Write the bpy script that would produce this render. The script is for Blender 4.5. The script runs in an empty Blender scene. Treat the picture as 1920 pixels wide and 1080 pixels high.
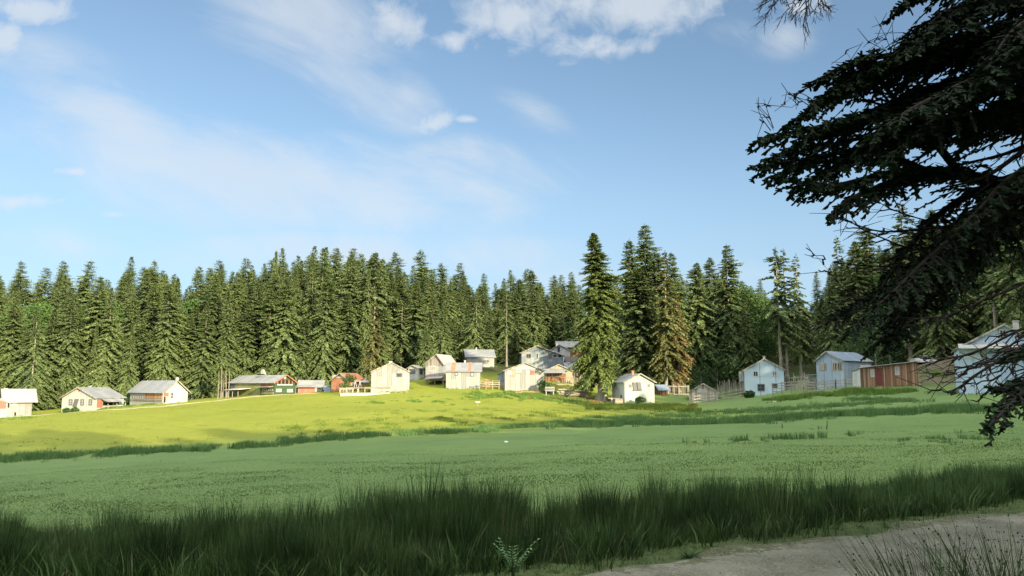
import bpy, math, random
import numpy as np
from mathutils import Vector, Matrix

# ---------------------------------------------------------------- camera, sky, sun, exposure
SC = bpy.context.scene
COL = SC.collection
F = 1478.0; HZ = 722.0; EYE = 1.7
PITCH = math.atan((HZ-540.0)/F)
cam_d = bpy.data.cameras.new("camera"); cam = bpy.data.objects.new("camera", cam_d); COL.objects.link(cam)
cam_d.sensor_width = 36.0; cam_d.lens = 36.0*F/1920.0; cam_d.clip_start = 0.05; cam_d.clip_end = 6000
cam.location = (0, 0, EYE); cam.rotation_euler = (math.radians(90)+PITCH, 0, 0)
SC.camera = cam
SC.view_settings.view_transform = 'Standard'; SC.view_settings.look = 'None'
SC.view_settings.gamma = 1.0; SC.view_settings.use_curve_mapping = False
SC.view_settings.exposure = 1.35
SC.cycles.max_bounces = 6; SC.cycles.diffuse_bounces = 3; SC.cycles.glossy_bounces = 2
SC.cycles.transmission_bounces = 2; SC.cycles.transparent_max_bounces = 8
SC.cycles.use_denoising = True

SUN_EL = math.radians(17.0)
SUN_A = math.radians(35.0)              # the sun stands behind the camera, this far to its right
SUN_DIR = Vector((math.cos(SUN_EL)*math.sin(SUN_A), -math.cos(SUN_EL)*math.cos(SUN_A), math.sin(SUN_EL)))
sun_d = bpy.data.lights.new("sun", 'SUN'); sun_d.energy = 4.3; sun_d.angle = math.radians(0.6)
sun_d.color = (1.0, 0.83, 0.56)
sun = bpy.data.objects.new("sun", sun_d); COL.objects.link(sun)
sun.rotation_euler = SUN_DIR.to_track_quat('Z', 'Y').to_euler(); sun.location = (60, -90, 60)

cP, sP = math.cos(PITCH), math.sin(PITCH)
def ray(px, py):
    u = (px-960.0)/F; v = (540.0-py)/F
    y = cP - sP*v; z = sP + cP*v
    return u/y, z/y                      # x and z per metre of forward distance
def at(px, py, d):
    k, s = ray(px, py)
    return Vector((k*d, d, EYE+s*d))

world = bpy.data.worlds.new("World"); SC.world = world; world.use_nodes = True
def make_world():
    nt = world.node_tree; nt.nodes.clear()
    N = nt.nodes.new; Lk = nt.links.new
    def inp(n, i, v):
        if v is None: return
        if isinstance(v, bpy.types.NodeSocket): Lk(v, n.inputs[i])
        else: n.inputs[i].default_value = v
    def M(op, a, b=None, c=None, clamp=False):
        n = N('ShaderNodeMath'); n.operation = op; n.use_clamp = clamp
        inp(n, 0, a); inp(n, 1, b); inp(n, 2, c); return n.outputs[0]
    def ss(x, lo, hi):
        n = N('ShaderNodeMapRange'); n.interpolation_type = 'SMOOTHSTEP'
        inp(n, 0, x); inp(n, 1, lo); inp(n, 2, hi); inp(n, 3, 0.0); inp(n, 4, 1.0); return n.outputs[0]
    def comb(x, y, z):
        n = N('ShaderNodeCombineXYZ'); inp(n, 0, x); inp(n, 1, y); inp(n, 2, z); return n.outputs[0]
    def noise(vec, scale, detail=5, rough=0.55, dist=0.0):
        n = N('ShaderNodeTexNoise'); inp(n, 'Vector', vec); n.inputs['Scale'].default_value = scale
        n.inputs['Detail'].default_value = detail; n.inputs['Roughness'].default_value = rough
        n.inputs['Distortion'].default_value = dist; return n.outputs['Fac']
    def mixc(f, a, b):
        n = N('ShaderNodeMix'); n.data_type = 'RGBA'; inp(n, 0, f)
        for i, v in ((6, a), (7, b)):
            if isinstance(v, bpy.types.NodeSocket): Lk(v, n.inputs[i])
            else: n.inputs[i].default_value = (*v, 1)
        return n.outputs[2]
    sky = N('ShaderNodeTexSky'); sky.sky_type = 'NISHITA'; sky.sun_disc = False
    sky.sun_elevation = SUN_EL; sky.sun_rotation = SKY_ROT
    sky.altitude = 1200; sky.air_density = 1.0; sky.dust_density = 0.25; sky.ozone_density = 1.6
    tc = N('ShaderNodeTexCoord'); sp = N('ShaderNodeSeparateXYZ'); Lk(tc.outputs['Generated'], sp.inputs[0])
    dx, dy, dz = sp.outputs
    yy = M('MAXIMUM', dy, 0.08)
    u = M('DIVIDE', dx, yy); v = M('DIVIDE', dz, yy)
    front = ss(dy, 0.38, 0.66)
    def ell(px, py, a, b, deg):
        k, s = ray(px, py); t = math.radians(deg)
        du = M('SUBTRACT', u, k); dv = M('SUBTRACT', v, s)
        ex = M('MULTIPLY', M('ADD', M('MULTIPLY', du, math.cos(t)), M('MULTIPLY', dv, math.sin(t))), F/a)
        ey = M('MULTIPLY', M('SUBTRACT', M('MULTIPLY', dv, math.cos(t)), M('MULTIPLY', du, math.sin(t))), F/b)
        r = M('SQRT', M('ADD', M('MULTIPLY', ex, ex), M('MULTIPLY', ey, ey)))
        return M('SUBTRACT', 1.0, r)
    def mx(l, w=None):
        o = None
        for i, e in enumerate(l):
            m = ell(*e[:5])
            if len(e) > 5: m = M('MULTIPLY', M('MAXIMUM', m, 0.0), e[5])
            o = m if o is None else M('MAXIMUM', o, m)
        return o
    uv = comb(u, v, 0.0)
    wn = N('ShaderNodeTexNoise'); Lk(uv, wn.inputs['Vector']); wn.inputs['Scale'].default_value = 5.0; wn.inputs['Detail'].default_value = 3
    # heaped clouds
    cum = mx([(1190, 0, 420, 95, 8), (1090, 85, 120, 48, -4), (1140, 95, 120, 30, 12), (960, 30, 190, 90, 0), (745, 45, 100, 70, -20),
              (842, 75, 60, 34, 0), (815, 232, 62, 34, 20), (878, 224, 42, 14, 0), (0, 75, 60, 50, -30), (60, 15, 120, 40, 0),
              (40, 378, 150, 30, 3), (215, 402, 56, 14, 0), (140, 322, 50, 14, 0), (1500, 10, 90, 40, 0)])
    n1 = noise(uv, 22.0, 6, 0.6, 0.35); n1b = noise(uv, 7.0, 3, 0.5)
    dcum = ss(M('ADD', M('MULTIPLY', M('MAXIMUM', cum, -0.6), 1.1), M('MULTIPLY', M('ADD', M('SUBTRACT', n1, 0.5), M('MULTIPLY', M('SUBTRACT', n1b, 0.5), 0.7)), 2.1)), 0.0, 1.1)
    dcum = M('MULTIPLY', M('MULTIPLY', dcum, ss(cum, -0.35, 0.2)), 0.72)
    # thin veils, combed from upper left to lower right
    cir = mx([(560, 40, 300, 150, -20, 0.9), (240, 225, 260, 80, -24, 1.1), (560, 330, 560, 120, -10, 1.15), (880, 340, 260, 110, 0, 1.0),
              (1000, 212, 120, 45, -24, 0.55), (640, 150, 270, 80, -28, 0.85), (90, 150, 260, 120, -20, 0.5), (700, 480, 720, 70, 0, 0.75), (1240, 520, 600, 50, 0, 0.55),
              (760, 170, 110, 60, -40, 0.7), (1380, 62, 90, 45, -20, 0.45), (1465, 75, 110, 60, 10, 0.5), (100, 460, 400, 60, 0, 0.45), (300, 300, 420, 170, -15, 0.7)])
    t = math.radians(-24)
    cu = comb(M('MULTIPLY', M('ADD', M('MULTIPLY', u, math.cos(t)), M('MULTIPLY', v, math.sin(t))), 3.5),
              M('MULTIPLY', M('SUBTRACT', M('MULTIPLY', v, math.cos(t)), M('MULTIPLY', u, math.sin(t))), 10.0), 0.3)
    n2 = noise(cu, 1.0, 7, 0.62, 0.6); n3 = noise(uv, 4.0, 4, 0.5)
    dcir = M('MULTIPLY', ss(M('ADD', M('MULTIPLY', M('MAXIMUM', cir, 0.0), 0.8), M('MULTIPLY', M('ADD', M('SUBTRACT', n2, 0.5), M('MULTIPLY', M('SUBTRACT', n3, 0.5), 0.6)), 2.0)), -0.08, 0.95), 0.60)
    dcir = M('MULTIPLY', dcir, ss(cir, 0.0, 0.35))
    hz_ = M('MULTIPLY', ss(M('ADD', v, M('MULTIPLY', u, 0.25)), 0.60, 0.10), 0.10)
    hz_ = M('ADD', hz_, 0.07)
    dens = M('MULTIPLY', M('MAXIMUM', dcum, M('ADD', dcir, M('MULTIPLY', hz_, M('SUBTRACT', 1.0, dcir)))), front)
    # broken bright clouds added out of view, behind the camera, to lift the shade
    bz = M('ADD', M('MAXIMUM', dz, 0.0), 0.18)
    bn = noise(comb(M('DIVIDE', dx, bz), M('DIVIDE', dy, bz), 0.0), 0.9, 5, 0.55)
    dback = M('MULTIPLY', M('MULTIPLY', ss(bn, 0.40, 0.62), M('SUBTRACT', 1.0, front)), 0.85)
    dens = M('ADD', dens, dback, clamp=True)
    # shade inside the heaps: greyer where thick
    ccol = mixc(M('MULTIPLY', n1b, 0.9), CLOUD_A, CLOUD_B)
    ccol = mixc(M('SUBTRACT', 1.0, front), ccol, CLOUD_FILL)
    tint = N('ShaderNodeMix'); tint.data_type = 'RGBA'; tint.blend_type = 'MULTIPLY'; tint.inputs[0].default_value = 1.0
    Lk(sky.outputs[0], tint.inputs[6]); tint.inputs[7].default_value = (*SKY_TINT, 1)
    low = M('MULTIPLY', ss(dz, 0.34, 0.06), 0.62)
    fin = mixc(dens, mixc(low, tint.outputs[2], (1.75, 2.65, 3.75)), ccol)
    bg = N('ShaderNodeBackground'); Lk(fin, bg.inputs[0]); bg.inputs[1].default_value = SKY_STR
    out = N('ShaderNodeOutputWorld'); Lk(bg.outputs[0], out.inputs[0])
SKY_ROT = math.pi - SUN_A
SKY_STR = 0.085; SKY_TINT = (0.72, 0.82, 0.81)
CLOUD_A = (3.9, 4.05, 4.15); CLOUD_B = (3.3, 3.6, 3.95); CLOUD_FILL = (22.0, 21.2, 20.0)  # the last is for unseen clouds added to brighten shaded ground
make_world()
world.cycles.sampling_method = 'MANUAL'; world.cycles.sample_map_resolution = 512

# ---------------------------------------------------------------- terrain heights
def wpt(px, py, d):
    p = at(px, py, d); return (p.x, p.y, p.z)
CT = [(-12,2,0),(0,2,0),(12,2,0),(-12,7,-.05),(-4,7,0),(0,7.6,0),(4,9.6,0),(8,12,.02),(14,15,.15),(-30,0,0),(30,5,.6),(0,-30,0),(-40,-30,.3),(40,-30,1),
      (-12,12,-.75),(-5,12,-.7),(0,12.5,-.6),(6,14.5,-.4),(16,20,0),(-25,12,-.8),
      (-150,0,-1),(-200,120,0),(-200,250,12),(0,-100,1),(150,-60,5),(150,60,10),(200,200,25),(0,320,24),(-150,320,20),(200,320,32),(60,25,2.0),(75,55,5),(90,85,8)]
CT += [wpt(*q) for q in [
 (0,950,19),(500,925,20),(960,905,20),(1400,885,20),(1900,860,20),
 (0,862,52),(0,820,70),(-150,790,110),(0,783,118),(60,779,128),(150,771,133),(250,760,138),(300,757,140),(350,752,142),(450,744,145),(530,739,143),(600,736,145),
 (640,742,128),(700,738,130),(770,728,133),(830,726,138),(870,732,132),(900,730,133),(985,734,130),(1020,722,136),(1050,738,128),(1120,750,125),
 (1172,755,120),(1227,751,122),(1290,753,122),(1347,745,127),(1406,743,128),(1471,724,131),(1583,724,114),(1617,728,95),(1723,718,97),(1803,739,75),(1860,736,77),(1950,732,80),(1735,684,130),
 (300,845,55),(300,800,85),(500,830,58),(500,780,95),(700,815,62),(700,770,95),(900,806,64),(900,765,98),(1100,800,62),(1100,772,90),(1300,795,58),(1300,775,85),
 (1500,785,58),(1500,755,90),(1700,775,55),(1700,745,80),(1900,765,50),(1900,745,65),
 (900,688,158),(1000,689,165),(1050,715,149),(1100,700,168),(1150,680,168),(774,712,150),(70,768,150),(300,750,160),(600,728,160),(450,738,158),
 (1400,720,150),(1300,730,150),(1522,640,190),(1760,690,115),(1760,712,100),(1850,650,120),(2050,660,110),
 (1200,725,145)]]
for px, z in ((-100,5),(200,8),(500,11),(900,9),(1100,10),(1300,9),(1600,14),(1900,18)):
    CT.append((ray(px,540)[0]*220, 220, z))
_ct = np.array(CT, float); _P = _ct[:, :2]/100.0
def _U(r2): return np.where(r2 > 1e-12, r2*np.log(np.maximum(r2, 1e-12)), 0.0)
_n = len(_P); _K = _U(((_P[:, None]-_P[None])**2).sum(-1)) + 2e-4*np.eye(_n)
_A = np.zeros((_n+3, _n+3)); _A[:_n, :_n] = _K; _A[:_n, _n] = 1; _A[:_n, _n+1:] = _P; _A[_n:, :_n] = _A[:_n, _n:].T
_w = np.linalg.solve(_A, np.concatenate([_ct[:, 2], np.zeros(3)]))
def sst(x, a, b):
    t = np.clip((np.asarray(x, float)-a)/(b-a), 0, 1); return t*t*(3-2*t)
RD = np.array([0.863, 0.505]); RN = np.array([0.505, -0.863]); R0 = np.array([0.32, 7.17])   # far edge of the dirt road; RN points to the camera's side
def road_off(x, y): return (np.asarray(x)-R0[0])*RN[0] + (np.asarray(y)-R0[1])*RN[1]
ROAD_W = 3.1
def ground(x, y):
    x = np.asarray(x, float); y = np.asarray(y, float); sh = np.broadcast(x, y).shape
    X = np.broadcast_to(x, sh).ravel(); Y = np.broadcast_to(y, sh).ravel()
    r = np.hypot(X, Y); cl = np.minimum(1.0, 330.0/np.maximum(r, 1e-6))
    q = np.stack([X*cl, Y*cl], 1)/100.0
    z = np.empty(len(q))
    for i in range(0, len(q), 20000):
        s = q[i:i+20000]
        z[i:i+20000] = _U(((s[:, None]-_P[None])**2).sum(-1)) @ _w[:_n] + _w[_n] + s @ _w[_n+1:]
    o = road_off(X, Y)
    wr = sst(o, -1.2, -0.3)*(1-sst(o, ROAD_W+0.5, ROAD_W+3))*(1-sst(np.abs(X), 16, 30))
    z = z*(1-wr)
    wi = sst(o, -0.05, 0.35)*(1-sst(o, ROAD_W-0.35, ROAD_W+0.05))
    z -= 0.05*wi
    far = sst(r, 16, 30)
    z += far*(0.07*np.sin(X*0.31+1.3*np.sin(Y*0.11))*np.sin(Y*0.23+X*0.05) + 0.05*np.sin(X*0.9+Y*0.35)*np.sin(Y*0.6))
    z += (1-wr)*(1-far)*0.03*np.sin(X*1.7+Y)*np.sin(Y*2.1)
    return z.reshape(sh) if sh else float(z[0])
def on_ground(px, py, dmin=5.0, dmax=400.0):
    "where the line of sight through a spot of the photo meets the land"
    k, s = ray(px, py); d = np.geomspace(dmin, dmax, 500)
    h = EYE+s*d - ground(k*d, d)
    i = np.argmax(h <= 0)
    if h[i] > 0: return None
    if i == 0: return Vector((k*d[0], d[0], float(ground(k*d[0], d[0]))))
    a = h[i-1]/(h[i-1]-h[i]); dd = d[i-1]+(d[i]-d[i-1])*a
    return Vector((k*dd, dd, float(ground(k*dd, dd))))
def proj(p):
    x, y, z = p[0], p[1], p[2]-EYE
    yc = cP*y + sP*z; zc = -sP*y + cP*z
    return 960+F*x/yc, 540-F*zc/yc

# ---------------------------------------------------------------- helpers: properties, meshes, materials
def tag(o, label=None, cat=None, group=None, kind=None):
    if label: o['label'] = label
    if cat: o['category'] = cat
    if group: o['group'] = group
    if kind: o['kind'] = kind
    return o
def empty(name, loc, rz=0.0):
    o = bpy.data.objects.new(name, None); COL.objects.link(o); o.location = loc; o.rotation_euler = (0, 0, rz)
    o.empty_display_size = 0.3; return o
def raw_mesh(name, V, quads=None, tris=None, tone=None, smooth=False):
    me = bpy.data.meshes.new(name); V = np.asarray(V, np.float32)
    nq = 0 if quads is None else len(quads); nt = 0 if tris is None else len(tris)
    me.vertices.add(len(V)); me.vertices.foreach_set('co', V.ravel())
    idx = []; st = []
    if nq: idx.append(np.asarray(quads, np.int32).ravel()); st.append(np.arange(nq)*4)
    if nt: idx.append(np.asarray(tris, np.int32).ravel()); st.append(nq*4+np.arange(nt)*3)
    idx = np.concatenate(idx); st = np.concatenate(st).astype(np.int32)
    me.loops.add(len(idx)); me.loops.foreach_set('vertex_index', idx)
    me.polygons.add(nq+nt); me.polygons.foreach_set('loop_start', st)
    if smooth: me.polygons.foreach_set('use_smooth', np.ones(nq+nt, bool))
    if tone is not None:
        a = me.attributes.new('tone', 'FLOAT', 'POINT'); a.data.foreach_set('value', np.asarray(tone, np.float32))
    me.update(calc_edges=True); return me
def link(name, me, mat, parent=None):
    o = bpy.data.objects.new(name, me); COL.objects.link(o)
    if mat is not None and not me.materials: me.materials.append(mat)
    o.parent = parent; return o
class MB:
    def __init__(s): s.v = []; s.f = []
    def add(s, vs, fs):
        b = len(s.v); s.v += [tuple(v) for v in vs]; s.f += [tuple(i+b for i in f) for f in fs]; return s
    def box(s, c, size, R=None):
        x, y, z = size[0]/2, size[1]/2, size[2]/2; c = Vector(c)
        vs = [Vector((a*x, b*y, d*z)) for d in (-1, 1) for b in (-1, 1) for a in (-1, 1)]
        if R is not None: vs = [R @ v for v in vs]
        return s.add([c+v for v in vs], [(0,2,3,1),(4,5,7,6),(0,1,5,4),(2,6,7,3),(0,4,6,2),(1,3,7,5)])
    def bar(s, a, b, w, h=None):
        a, b = Vector(a), Vector(b); d = b-a; q = d.to_track_quat('X', 'Z').to_matrix()
        return s.box((a+b)/2, (d.length, w, h or w), q)
    def tube(s, pts, rad, n=8, cap=True):
        pts = [Vector(p) for p in pts]; rings = []; up = Vector((0.13, 0.21, 0.97))
        for i, p in enumerate(pts):
            d = (pts[min(i+1, len(pts)-1)]-pts[max(i-1, 0)]).normalized()
            u = d.cross(up if abs(d.dot(up)) < 0.95 else Vector((1, 0, 0))).normalized(); w = u.cross(d)
            rings.append([p+(u*math.cos(2*math.pi*k/n)+w*math.sin(2*math.pi*k/n))*rad[i] for k in range(n)])
        vs = [v for r in rings for v in r]; fs = []
        for i in range(len(pts)-1):
            for k in range(n):
                fs.append((i*n+k, i*n+(k+1) % n, (i+1)*n+(k+1) % n, (i+1)*n+k))
        if cap: fs += [tuple(range(n-1, -1, -1)), tuple((len(pts)-1)*n+k for k in range(n))]
        return s.add(vs, fs)
    def prism(s, poly, d):
        "closed slab: polygon (3D points) pushed by vector d"
        n = len(poly); d = Vector(d); vs = [Vector(p) for p in poly]+[Vector(p)+d for p in poly]
        return s.add(vs, [tuple(range(n)), tuple(range(2*n-1, n-1, -1))]+[((i+1) % n, i, n+i, n+(i+1) % n) for i in range(n)])
    def build(s, name, mat, parent=None, smooth=False):
        me = bpy.data.meshes.new(name); me.from_pydata(s.v, [], s.f)
        import bmesh
        bm = bmesh.new(); bm.from_mesh(me); bmesh.ops.recalc_face_normals(bm, faces=bm.faces); bm.to_mesh(me); bm.free()
        if smooth: me.polygons.foreach_set('use_smooth', np.ones(len(me.polygons), bool))
        return link(name, me, mat, parent)

class G:
    "small node-graph writer"
    def __init__(s, name, rough=0.8, spec=0.3):
        s.m = bpy.data.materials.new(name); s.m.use_nodes = True; s.nt = s.m.node_tree; s.nt.nodes.clear()
        s.bsdf = s.nt.nodes.new('ShaderNodeBsdfPrincipled'); s.out = s.nt.nodes.new('ShaderNodeOutputMaterial')
        s.nt.links.new(s.bsdf.outputs[0], s.out.inputs[0])
        s.bsdf.inputs['Roughness'].default_value = rough; s.bsdf.inputs['Specular IOR Level'].default_value = spec
    def n(s, t): return s.nt.nodes.new(t)
    def i(s, n, k, v):
        if v is None: return
        if isinstance(v, bpy.types.NodeSocket): s.nt.links.new(v, n.inputs[k])
        elif isinstance(v, tuple) and len(v) == 3 and n.inputs[k].type == 'RGBA': n.inputs[k].default_value = (*v, 1)
        else: n.inputs[k].default_value = v
    def math(s, op, a, b=None, c=None, clamp=False):
        n = s.n('ShaderNodeMath'); n.operation = op; n.use_clamp = clamp; s.i(n, 0, a); s.i(n, 1, b); s.i(n, 2, c); return n.outputs[0]
    def pos(s, obj=True):
        if obj: return s.n('ShaderNodeTexCoord').outputs['Object']
        return s.n('ShaderNodeNewGeometry').outputs['Position']
    def sep(s, v):
        n = s.n('ShaderNodeSeparateXYZ'); s.i(n, 0, v); return n.outputs
    def comb(s, x, y, z):
        n = s.n('ShaderNodeCombineXYZ'); s.i(n, 0, x); s.i(n, 1, y); s.i(n, 2, z); return n.outputs[0]
    def scale(s, v, sc):
        n = s.n('ShaderNodeVectorMath'); n.operation = 'MULTIPLY'; s.i(n, 0, v); n.inputs[1].default_value = sc; return n.outputs[0]
    def noise(s, v, sc, det=4, ro=0.55, dist=0.0):
        n = s.n('ShaderNodeTexNoise'); s.i(n, 'Vector', v); s.i(n, 'Scale', sc); s.i(n, 'Detail', det); s.i(n, 'Roughness', ro); s.i(n, 'Distortion', dist)
        return n.outputs['Fac']
    def ramp(s, f, stops, interp='LINEAR'):
        n = s.n('ShaderNodeValToRGB'); s.i(n, 0, f); cr = n.color_ramp; cr.interpolation = interp
        while len(cr.elements) < len(stops): cr.elements.new(0.5)
        for e, (p, c) in zip(cr.elements, stops): e.position = p; e.color = (*c, 1)
        return n.outputs[0]
    def mix(s, f, a, b, mode='MIX'):
        n = s.n('ShaderNodeMix'); n.data_type = 'RGBA'; n.blend_type = mode; s.i(n, 0, f); s.i(n, 6, a); s.i(n, 7, b); return n.outputs[2]
    def map(s, x, a, b, c=0.0, d=1.0):
        n = s.n('ShaderNodeMapRange'); n.interpolation_type = 'SMOOTHSTEP'
        for k, v in enumerate((x, a, b, c, d)): s.i(n, k, v)
        return n.outputs[0]
    def attr(s, name):
        n = s.n('ShaderNodeAttribute'); n.attribute_name = name; return n.outputs['Fac']
    def rnd(s): return s.n('ShaderNodeObjectInfo').outputs['Random']
    def bump(s, h, strength=0.5, dist=0.05):
        n = s.n('ShaderNodeBump'); s.i(n, 'Height', h); n.inputs['Strength'].default_value = strength; n.inputs['Distance'].default_value = dist
        s.nt.links.new(n.outputs[0], s.bsdf.inputs['Normal'])
    def done(s, col=None, rough=None):
        s.i(s.bsdf, 'Base Color', col); s.i(s.bsdf, 'Roughness', rough); return s.m

def mat_plain(name, col, var=0.15, rough=0.75, sc=3.0, spec=0.3, metal=0.0):
    g = G(name, rough, spec); p = g.pos()
    a = tuple(c*(1-var) for c in col); b = tuple(min(1, c*(1+var)) for c in col)
    g.bsdf.inputs['Metallic'].default_value = metal
    return g.done(g.ramp(g.noise(p, sc, 4), [(0.3, a), (0.7, b)]))
def mat_sheet(name, cols, panel=0.85, tier=2.1, streak=0.35, rust=0.0, rough=0.6, metal=0.0, corr=0.13):
    "upright sheets or boards nailed side by side, each its own shade, with weather streaks"
    g = G(name, rough, 0.35); g.bsdf.inputs['Metallic'].default_value = metal
    x, y, z = g.sep(g.pos()); s = g.math('ADD', x, g.math('MULTIPLY', y, 1.37))
    w = g.n('ShaderNodeTexWhiteNoise'); w.noise_dimensions = '2D'
    pid = g.math('FLOOR', g.math('DIVIDE', s, panel)); tid = g.math('FLOOR', g.math('DIVIDE', g.math('ADD', z, g.math('MULTIPLY', g.math('SINE', g.math('MULTIPLY', pid, 7.3)), 0.25)), tier))
    g.i(w, 0, g.comb(pid, tid, 0.0))
    col = g.ramp(w.outputs['Value'], [(i/len(cols), c) for i, c in enumerate(cols)], 'CONSTANT')
    st = g.noise(g.comb(g.math('MULTIPLY', s, 6.0), 0.0, g.math('MULTIPLY', z, 0.5)), 1.0, 5, 0.6)
    col = g.mix(streak, col, g.ramp(st, [(0.25, tuple(c*0.45 for c in cols[0])), (0.6, tuple(min(1, c*1.05) for c in cols[0]))]))
    if rust:
        rn = g.noise(g.comb(g.math('MULTIPLY', s, 1.2), 3.0, g.math('MULTIPLY', z, 0.5)), 1.0, 5, 0.65)
        col = g.mix(g.map(rn, 0.68-rust, 0.80-rust), col, (0.30, 0.12, 0.055))
    seam = g.math('LESS_THAN', g.math('ABSOLUTE', g.math('SUBTRACT', g.math('FRACT', g.math('DIVIDE', s, panel)), 0.5)), 0.47)
    col = g.mix(g.math('MULTIPLY', g.math('SUBTRACT', 1.0, seam), 0.45), col, (0.05, 0.045, 0.04))
    g.bump(g.math('SINE', g.math('MULTIPLY', s, 6.283/corr)), 0.5, 0.02)
    return g.done(col)
def mat_roof(name, cols, rust=0.0, panel=0.9, rough=0.5, metal=0.2):
    g = G(name, rough, 0.4); g.bsdf.inputs['Metallic'].default_value = metal
    x, y, z = g.sep(g.pos())
    w = g.n('ShaderNodeTexWhiteNoise'); w.noise_dimensions = '2D'
    g.i(w, 0, g.comb(g.math('FLOOR', g.math('DIVIDE', y, panel)), g.math('FLOOR', g.math('DIVIDE', x, 2.4)), 0.0))
    col = g.ramp(w.outputs['Value'], [(i/len(cols), c) for i, c in enumerate(cols)], 'CONSTANT')
    st = g.noise(g.pos(), 1.3, 5, 0.6)
    col = g.mix(0.25, col, g.ramp(st, [(0.3, tuple(c*0.5 for c in cols[0])), (0.65, cols[0])]))
    if rust: col = g.mix(g.map(g.noise(g.comb(g.math('MULTIPLY', x, 0.25), g.math('MULTIPLY', y, 0.9), 1.7), 1.0, 3, 0.5), 0.66-rust, 0.70-rust), col, (0.42, 0.13, 0.06))
    g.bump(g.math('SINE', g.math('MULTIPLY', y, 48.0)), 0.35, 0.02)
    return g.done(col)
def mat_wood(name, a, b, c=None, plank=0.2, axis='s', rough=0.85):
    g = G(name, rough, 0.2); x, y, z = g.sep(g.pos()); s = g.math('ADD', x, g.math('MULTIPLY', y, 1.37)) if axis == 's' else z
    t = z if axis == 's' else g.math('ADD', x, y)
    w = g.n('ShaderNodeTexWhiteNoise'); w.noise_dimensions = '1D'; g.i(w, 'W', g.math('FLOOR', g.math('DIVIDE', s, plank)))
    gr = g.noise(g.comb(g.math('MULTIPLY', s, 14.0), g.math('MULTIPLY', w.outputs['Value'], 9.0), g.math('MULTIPLY', t, 0.8)), 1.0, 5, 0.6)
    f = g.math('ADD', g.math('MULTIPLY', w.outputs['Value'], 0.55), g.math('MULTIPLY', gr, 0.5))
    stops = [(0.25, a), (0.75, b)] if c is None else [(0.2, a), (0.5, b), (0.8, c)]
    col = g.ramp(f, stops)
    gap = g.math('GREATER_THAN', g.math('ABSOLUTE', g.math('SUBTRACT', g.math('FRACT', g.math('DIVIDE', s, plank)), 0.5)), 0.46)
    col = g.mix(g.math('MULTIPLY', gap, 0.6), col, (0.03, 0.025, 0.02))
    return g.done(col)
def mat_leaf(name, stops, rough=0.65, spec=0.25, jitter=0.25, trans=0.0, patch=None):
    g = G(name, rough, spec)
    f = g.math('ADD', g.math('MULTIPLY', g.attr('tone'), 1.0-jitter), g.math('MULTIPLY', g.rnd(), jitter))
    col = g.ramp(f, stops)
    if patch is not None:
        pn = g.noise(g.pos(False), patch[0], 3, 0.55); col = g.mix(g.map(pn, patch[1], patch[1]+0.12), col, patch[2])
    g.i(g.bsdf, 'Base Color', col)
    if trans:
        t = g.n('ShaderNodeBsdfTranslucent'); g.nt.links.new(col, t.inputs[0]); mx = g.n('ShaderNodeMixShader'); mx.inputs[0].default_value = trans
        g.nt.links.new(g.bsdf.outputs[0], mx.inputs[1]); g.nt.links.new(t.outputs[0], mx.inputs[2]); g.nt.links.new(mx.outputs[0], g.out.inputs[0])
    return g.m
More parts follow.
